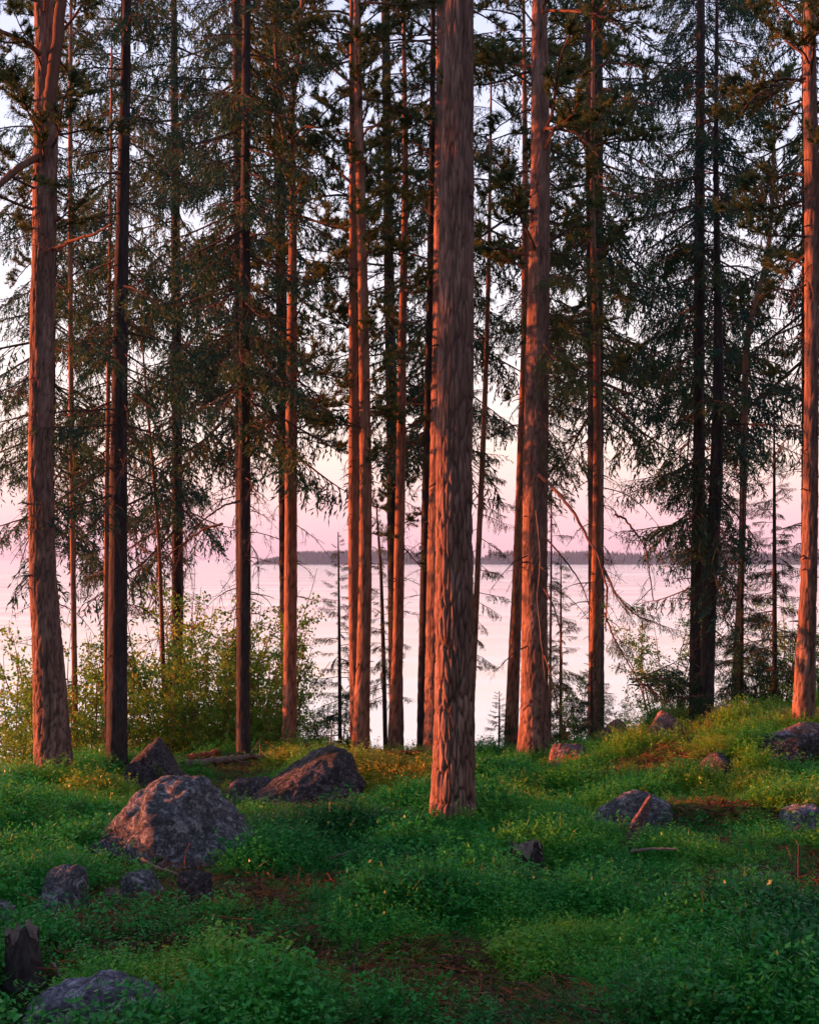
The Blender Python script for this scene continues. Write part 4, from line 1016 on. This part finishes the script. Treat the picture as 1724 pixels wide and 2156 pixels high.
def leaf_litter_proto(seed):
    rg = np.random.default_rng(seed); n = 9; p = np.stack([rg.normal(size=n) * .1, rg.normal(size=n) * .1, rg.uniform(.0, .02, n)], 1)
    d = rg.normal(size=(n, 3)) * np.array([1, 1, .3]); d /= np.linalg.norm(d, axis=1)[:, None]; sd = np.cross(d, np.array([0, 0, 1.0]) + rg.normal(size=(n, 3)) * .4); sd /= np.linalg.norm(sd, axis=1)[:, None]
    V, F = kites(p, d, sd, rg.uniform(.02, .045, n), rg.uniform(.012, .026, n)); A = Acc(); A.add(V, F, 0, np.repeat(rg.normal(size=n) * .2, 4)); return A.mesh('dead_leaves', [M_DEADLEAF])
M_MOSS = leaf_mat('moss', [(0, (0.02, 0.06, 0.012)), (0.5, (0.07, 0.12, 0.02)), (1, (0.22, 0.20, 0.04))], 0.15, 0.9, 0.05, True)
M_DEADLEAF = leaf_mat('dead_leaf', [(0, (0.06, 0.03, 0.02)), (0.5, (0.16, 0.08, 0.04)), (1, (0.34, 0.20, 0.09))], 0.2, 0.7, 0.2, True)
def scatter(name, label, protos, pts, tint, smin, smax, seed, first=()):
    rg = np.random.default_rng(seed); n = len(pts)
    me = bpy.data.meshes.new(name); me.vertices.add(n); me.vertices.foreach_set('co', pts.astype(np.float32).ravel())
    def at(nm, ty, arr):
        a = me.attributes.new(nm, ty, 'POINT'); a.data.foreach_set('vector' if ty == 'FLOAT_VECTOR' else 'value', arr.ravel())
    lean = .02 if 'forest' in name and 'litter' not in name else .14
    at('prot', 'FLOAT_VECTOR', np.stack([rg.normal(size=n) * lean, rg.normal(size=n) * lean, rg.uniform(0, 6.28, n)], 1).astype(np.float32))
    at('pscale', 'FLOAT', (rg.uniform(smin, smax, n) if smax is not None else np.asarray(smin, float)).astype(np.float32))
    at('ptint', 'FLOAT', tint.astype(np.float32)); ix = rg.integers(0, len(protos), n).astype(np.int32); ix[:len(first)] = first; at('pidx', 'INT', ix)
    c = bpy.data.collections.new(name + '_kinds')
    for i, m in enumerate(protos): c.objects.link(bpy.data.objects.new('%s_kind_%02d' % (name, i), m))
    g = bpy.data.node_groups.new(name, 'GeometryNodeTree')
    g.interface.new_socket('Geometry', in_out='INPUT', socket_type='NodeSocketGeometry'); g.interface.new_socket('Geometry', in_out='OUTPUT', socket_type='NodeSocketGeometry')
    N = g.nodes.new; i_ = N('NodeGroupInput'); o_ = N('NodeGroupOutput'); mp = N('GeometryNodeMeshToPoints'); ins = N('GeometryNodeInstanceOnPoints')
    ci = N('GeometryNodeCollectionInfo'); ci.inputs['Collection'].default_value = c; ci.inputs['Separate Children'].default_value = True; ci.inputs['Reset Children'].default_value = True
    def na(nm, ty):
        a = N('GeometryNodeInputNamedAttribute'); a.data_type = ty; a.inputs['Name'].default_value = nm; return a.outputs['Attribute']
    L = g.links.new
    L(i_.outputs[0], mp.inputs[0]); L(mp.outputs[0], ins.inputs['Points']); L(ci.outputs[0], ins.inputs['Instance']); ins.inputs['Pick Instance'].default_value = True
    L(na('pidx', 'INT'), ins.inputs['Instance Index']); L(na('prot', 'FLOAT_VECTOR'), ins.inputs['Rotation']); L(na('pscale', 'FLOAT'), ins.inputs['Scale'])
    L(ins.outputs[0], o_.inputs[0])
    o = obj(name, me); md = o.modifiers.new('scatter', 'NODES'); md.node_group = g
    return tag(o, label, kind='stuff')
STUMPS = [o for o in COL.objects if o.get('category') == 'stump']
ROCKS = [(o.location.x, o.location.y, o) for o in list(COL.objects) if o.type == 'MESH' and o.get('category') in ('rock', 'mound')]
def cover_points(n, seed, ymax=20.5):
    rg = np.random.default_rng(seed); y = 4.0 + (ymax - 4.0) * rg.random(n) ** 0.75; x = (rg.random(n) * 2 - 1) * (0.345 * y + 1.3)
    ok = np.ones(n, bool)
    for rx, ry, o in ROCKS:
        d = o.dimensions
        if 'mound' in o.name: ok &= (((x - rx) / (d.x * .42)) ** 2 + ((y - ry) / (d.y * .45)) ** 2 > 1) | (rg.random(n) < .15); continue
        ok &= ((x - rx) / (d.x * .47 + .03)) ** 2 + ((y - ry + .14) / (d.y * .47 + .17)) ** 2 > 1
    for o in STUMPS: ok &= (x - o.location.x) ** 2 + ((y - o.location.y + .3) / 2.0) ** 2 > .26 ** 2
    for T in TREES.values(): ok &= (x - T['x']) ** 2 + (y - T['y']) ** 2 > (T['rad'][0] * 1.1) ** 2
    x, y = x[ok], y[ok]; return x, y, ground_z(x, y)
def uvof(x, y, z): return U0 + x / y * FPX, V0 - (z - EYE) / y * FPX
def green_mask(x, y):
    m = 0.60 + 0.50 * fbm(np.stack([x * .75, y * .75, x * 0], 1), 3, 31)
    for cx, cy, rx, ry, a in ((-1.7, 8.4, 1.8, .42, .65), (-.3, 8.6, 1.2, .33, .5), (-1.9, 16.6, 1.3, 1.3, .65), (.3, 17.5, 1.2, .7, .4), (2.95, 11.5, .95, .38, .75), (2.9, 15.6, 1.5, .8, .4), (0.1, 6.05, .42, .25, .9), (-1.6, 6.6, .5, .5, .4)):
        m = m - a * np.exp(-(((x - cx) / rx) ** 2 + ((y - cy) / ry) ** 2))
    return m
SPP = [bil_proto(500 + i, 10, .18 + .03 * (i % 3)) for i in range(6)]
x, y, z = cover_points(60000, 1)
m = green_mask(x, y); keep = ((m + RNG.normal(size=len(x)) * .10 > .47) | (RNG.random(len(x)) < .10)) & (y < 20.3)
x, y, z, m = x[keep], y[keep], z[keep], m[keep]
warm = sstep(y, 11.0, 15.5) * .28
ti = .42 + .40 * fbm(np.stack([x * .9, y * .9, x * 0 + 5], 1), 3, 41) + warm + RNG.normal(size=len(x)) * .06
sz = np.clip(.95 + .85 * fbm(np.stack([x * 1.7, y * 1.7, x * 0 + 8], 1), 2, 61) + (m - .6) * .5, .35, 1.9) * RNG.uniform(.75, 1.25, len(x))
scatter('bilberry_shrubs', 'low bright green bilberry cover of the whole clearing', SPP, np.stack([x, y, z], 1), ti, sz, None, 2)

GP = [grass_proto(600 + i, .17 + .03 * (i % 3)) for i in range(5)]
x, y, z = cover_points(15000, 3)
pr = .15 + .55 * sstep(y, 11, 14.5) + .3 * fbm(np.stack([x * 1.1, y * 1.1, x * 0], 1), 2, 51)
keep = RNG.random(len(x)) < pr; x, y, z = x[keep], y[keep], z[keep]
dry = .26 + .40 * sstep(y, 14.0, 16.5) * sstep(x, .8, 2.5) + .12 * sstep(y, 11, 14) + RNG.normal(size=len(x)) * .13
scatter('grass', 'thin grass tufts, drier and yellower along the ridge', GP, np.stack([x, y, z], 1), dry, .5, 1.3, 4)
LP = [litter_proto(700 + i) for i in range(6)]
x, y, z = cover_points(34000, 5); m = green_mask(x, y); keep = m < .55 + .1 * RNG.normal(size=len(x)); x, y, z = x[keep], y[keep], z[keep]
scatter('forest_litter', 'fallen twigs and needles in the bare hollows', LP, np.stack([x, y, z + .005], 1), x * 0 + .5, .6, 1.4, 6)

# ---------------------------------------------------------------- evening haze over the lake
hz = bpy.data.materials.new('evening_haze'); hz.use_nodes = True; t = hz.node_tree; t.nodes.clear()
ho = t.nodes.new('ShaderNodeOutputMaterial'); pv = t.nodes.new('ShaderNodeVolumePrincipled')
pv.inputs['Color'].default_value = (0.55, 0.72, 1.0, 1); pv.inputs['Density'].default_value = 0.00013
t.links.new(pv.outputs[0], ho.inputs['Volume'])
X0, X1, Y0, Y1, Z0, Z1 = -700, 1700, -120, 2800, -8, 60
hb = mesh_np('haze', [(X0, Y0, Z0), (X1, Y0, Z0), (X1, Y1, Z0), (X0, Y1, Z0), (X0, Y0, Z1), (X1, Y0, Z1), (X1, Y1, Z1), (X0, Y1, Z1)],
             [(0, 3, 2, 1), (4, 5, 6, 7), (0, 1, 5, 4), (1, 2, 6, 5), (2, 3, 7, 6), (3, 0, 4, 7)], [hz], smooth=False)
tag(obj('haze', hb), 'thin evening haze over the lake', kind='stuff')

# ---------------------------------------------------------------- the wood that goes on outside the view, plus added shade trees
rgw = np.random.default_rng(77); pw = []
for x_, y_ in ((-8.5, 8.2), (-8.0, 5.5), (-6.5, 1.5), (-13, 4.0), (-14, 7.5)): pw.append((x_, y_, 1))  # unseen trees at left, set there to shade the foreground
for i in range(1500):
    x_, y_ = rgw.uniform(-30, 30), rgw.uniform(-32, 17)
    if math.hypot(x_, y_) < 4.5 or (y_ > 0 and abs(x_) < .36 * y_ + 1.8) or (x_ < 0 and y_ > 8.5): continue
    if x_ < 0 and y_ > 0: continue
    if any(math.hypot(x_ - a, y_ - b) < (1.8 if y_ > -3 else 4.2) for a, b, _ in pw): continue
    pw.append((x_, y_, 1))
pw = [(-6.6, 12.9, 1), (-7.6, 11.6, 1), (-8.8, 13.2, 1), (-9.8, 12.0, 1)] + pw  # unseen spruces added at left so their crowns shade the upper middle trunk
pw = np.array(pw); pw[:, 2] = ground_z(pw[:, 0], pw[:, 1]) - .1
WS = ('t3', 't15', 't2', 't11')
def child(k, nm): return [c for c in TREES[k]['o'].children if c.name.startswith(nm)][0].data
rgw2 = np.random.default_rng(3)
for nm, part, lb in (('surrounding_forest', 'crown', 'dark tree crowns of the wood that goes on around the clearing, with added shade trees'), ('surrounding_forest_trunks', 'trunk', 'tree trunks of the wood that goes on around the clearing, with added shade trees')):
    scatter(nm, lb, [child(k, part) for k in WS], pw, pw[:, 0] * 0, np.where(np.arange(len(pw)) < 4, 1.15, rgw2.uniform(1, 1.2, len(pw))), None, 9, [0, 0, 0, 0])

x, y, z = cover_points(26000, 11); m = green_mask(x, y); keep = (m < .62 + .1 * RNG.normal(size=len(x))) & (y < 20); x, y, z = x[keep], y[keep], z[keep]
scatter('moss_cushions', 'soft moss cushions between the bilberry patches', [moss_proto(800 + i) for i in range(5)], np.stack([x, y, z - .01], 1),
        np.clip(.35 + .35 * fbm(np.stack([x * 1.3, y * 1.3, x * 0 + 2], 1), 3, 71), 0, 1), .5, 1.6, 12)
x, y, z = cover_points(9000, 13); m = green_mask(x, y); keep = m < .6 + .12 * RNG.normal(size=len(x)); x, y, z = x[keep], y[keep], z[keep]
scatter('dead_leaves', 'dry leaves and bark flakes lying between the moss cushions', [leaf_litter_proto(820 + i) for i in range(4)], np.stack([x, y, z + .03], 1), x * 0 + .4, .6, 1.3, 14)

pu = []  # out-of-view young spruces, added to keep sun off the near grass
for i in range(400):
    x_, y_ = rgw.uniform(-12, -3), rgw.uniform(2.5, 9.3)
    if x_ > -(.345 * y_ + 1.7) or any(math.hypot(x_ - a[0], y_ - a[1]) < .75 for a in pu) or len(pu) > 34: continue
    pu.append((x_, y_))
pu = np.array([(a, b, float(ground_z(a, b)[0]) - .1) for a, b in pu])
scatter('added_shade_spruces', 'unseen young spruces added left of the clearing to shade the foreground', [child('b7', 'crown')], pu, pu[:, 0] * 0, .5, .85, 21)
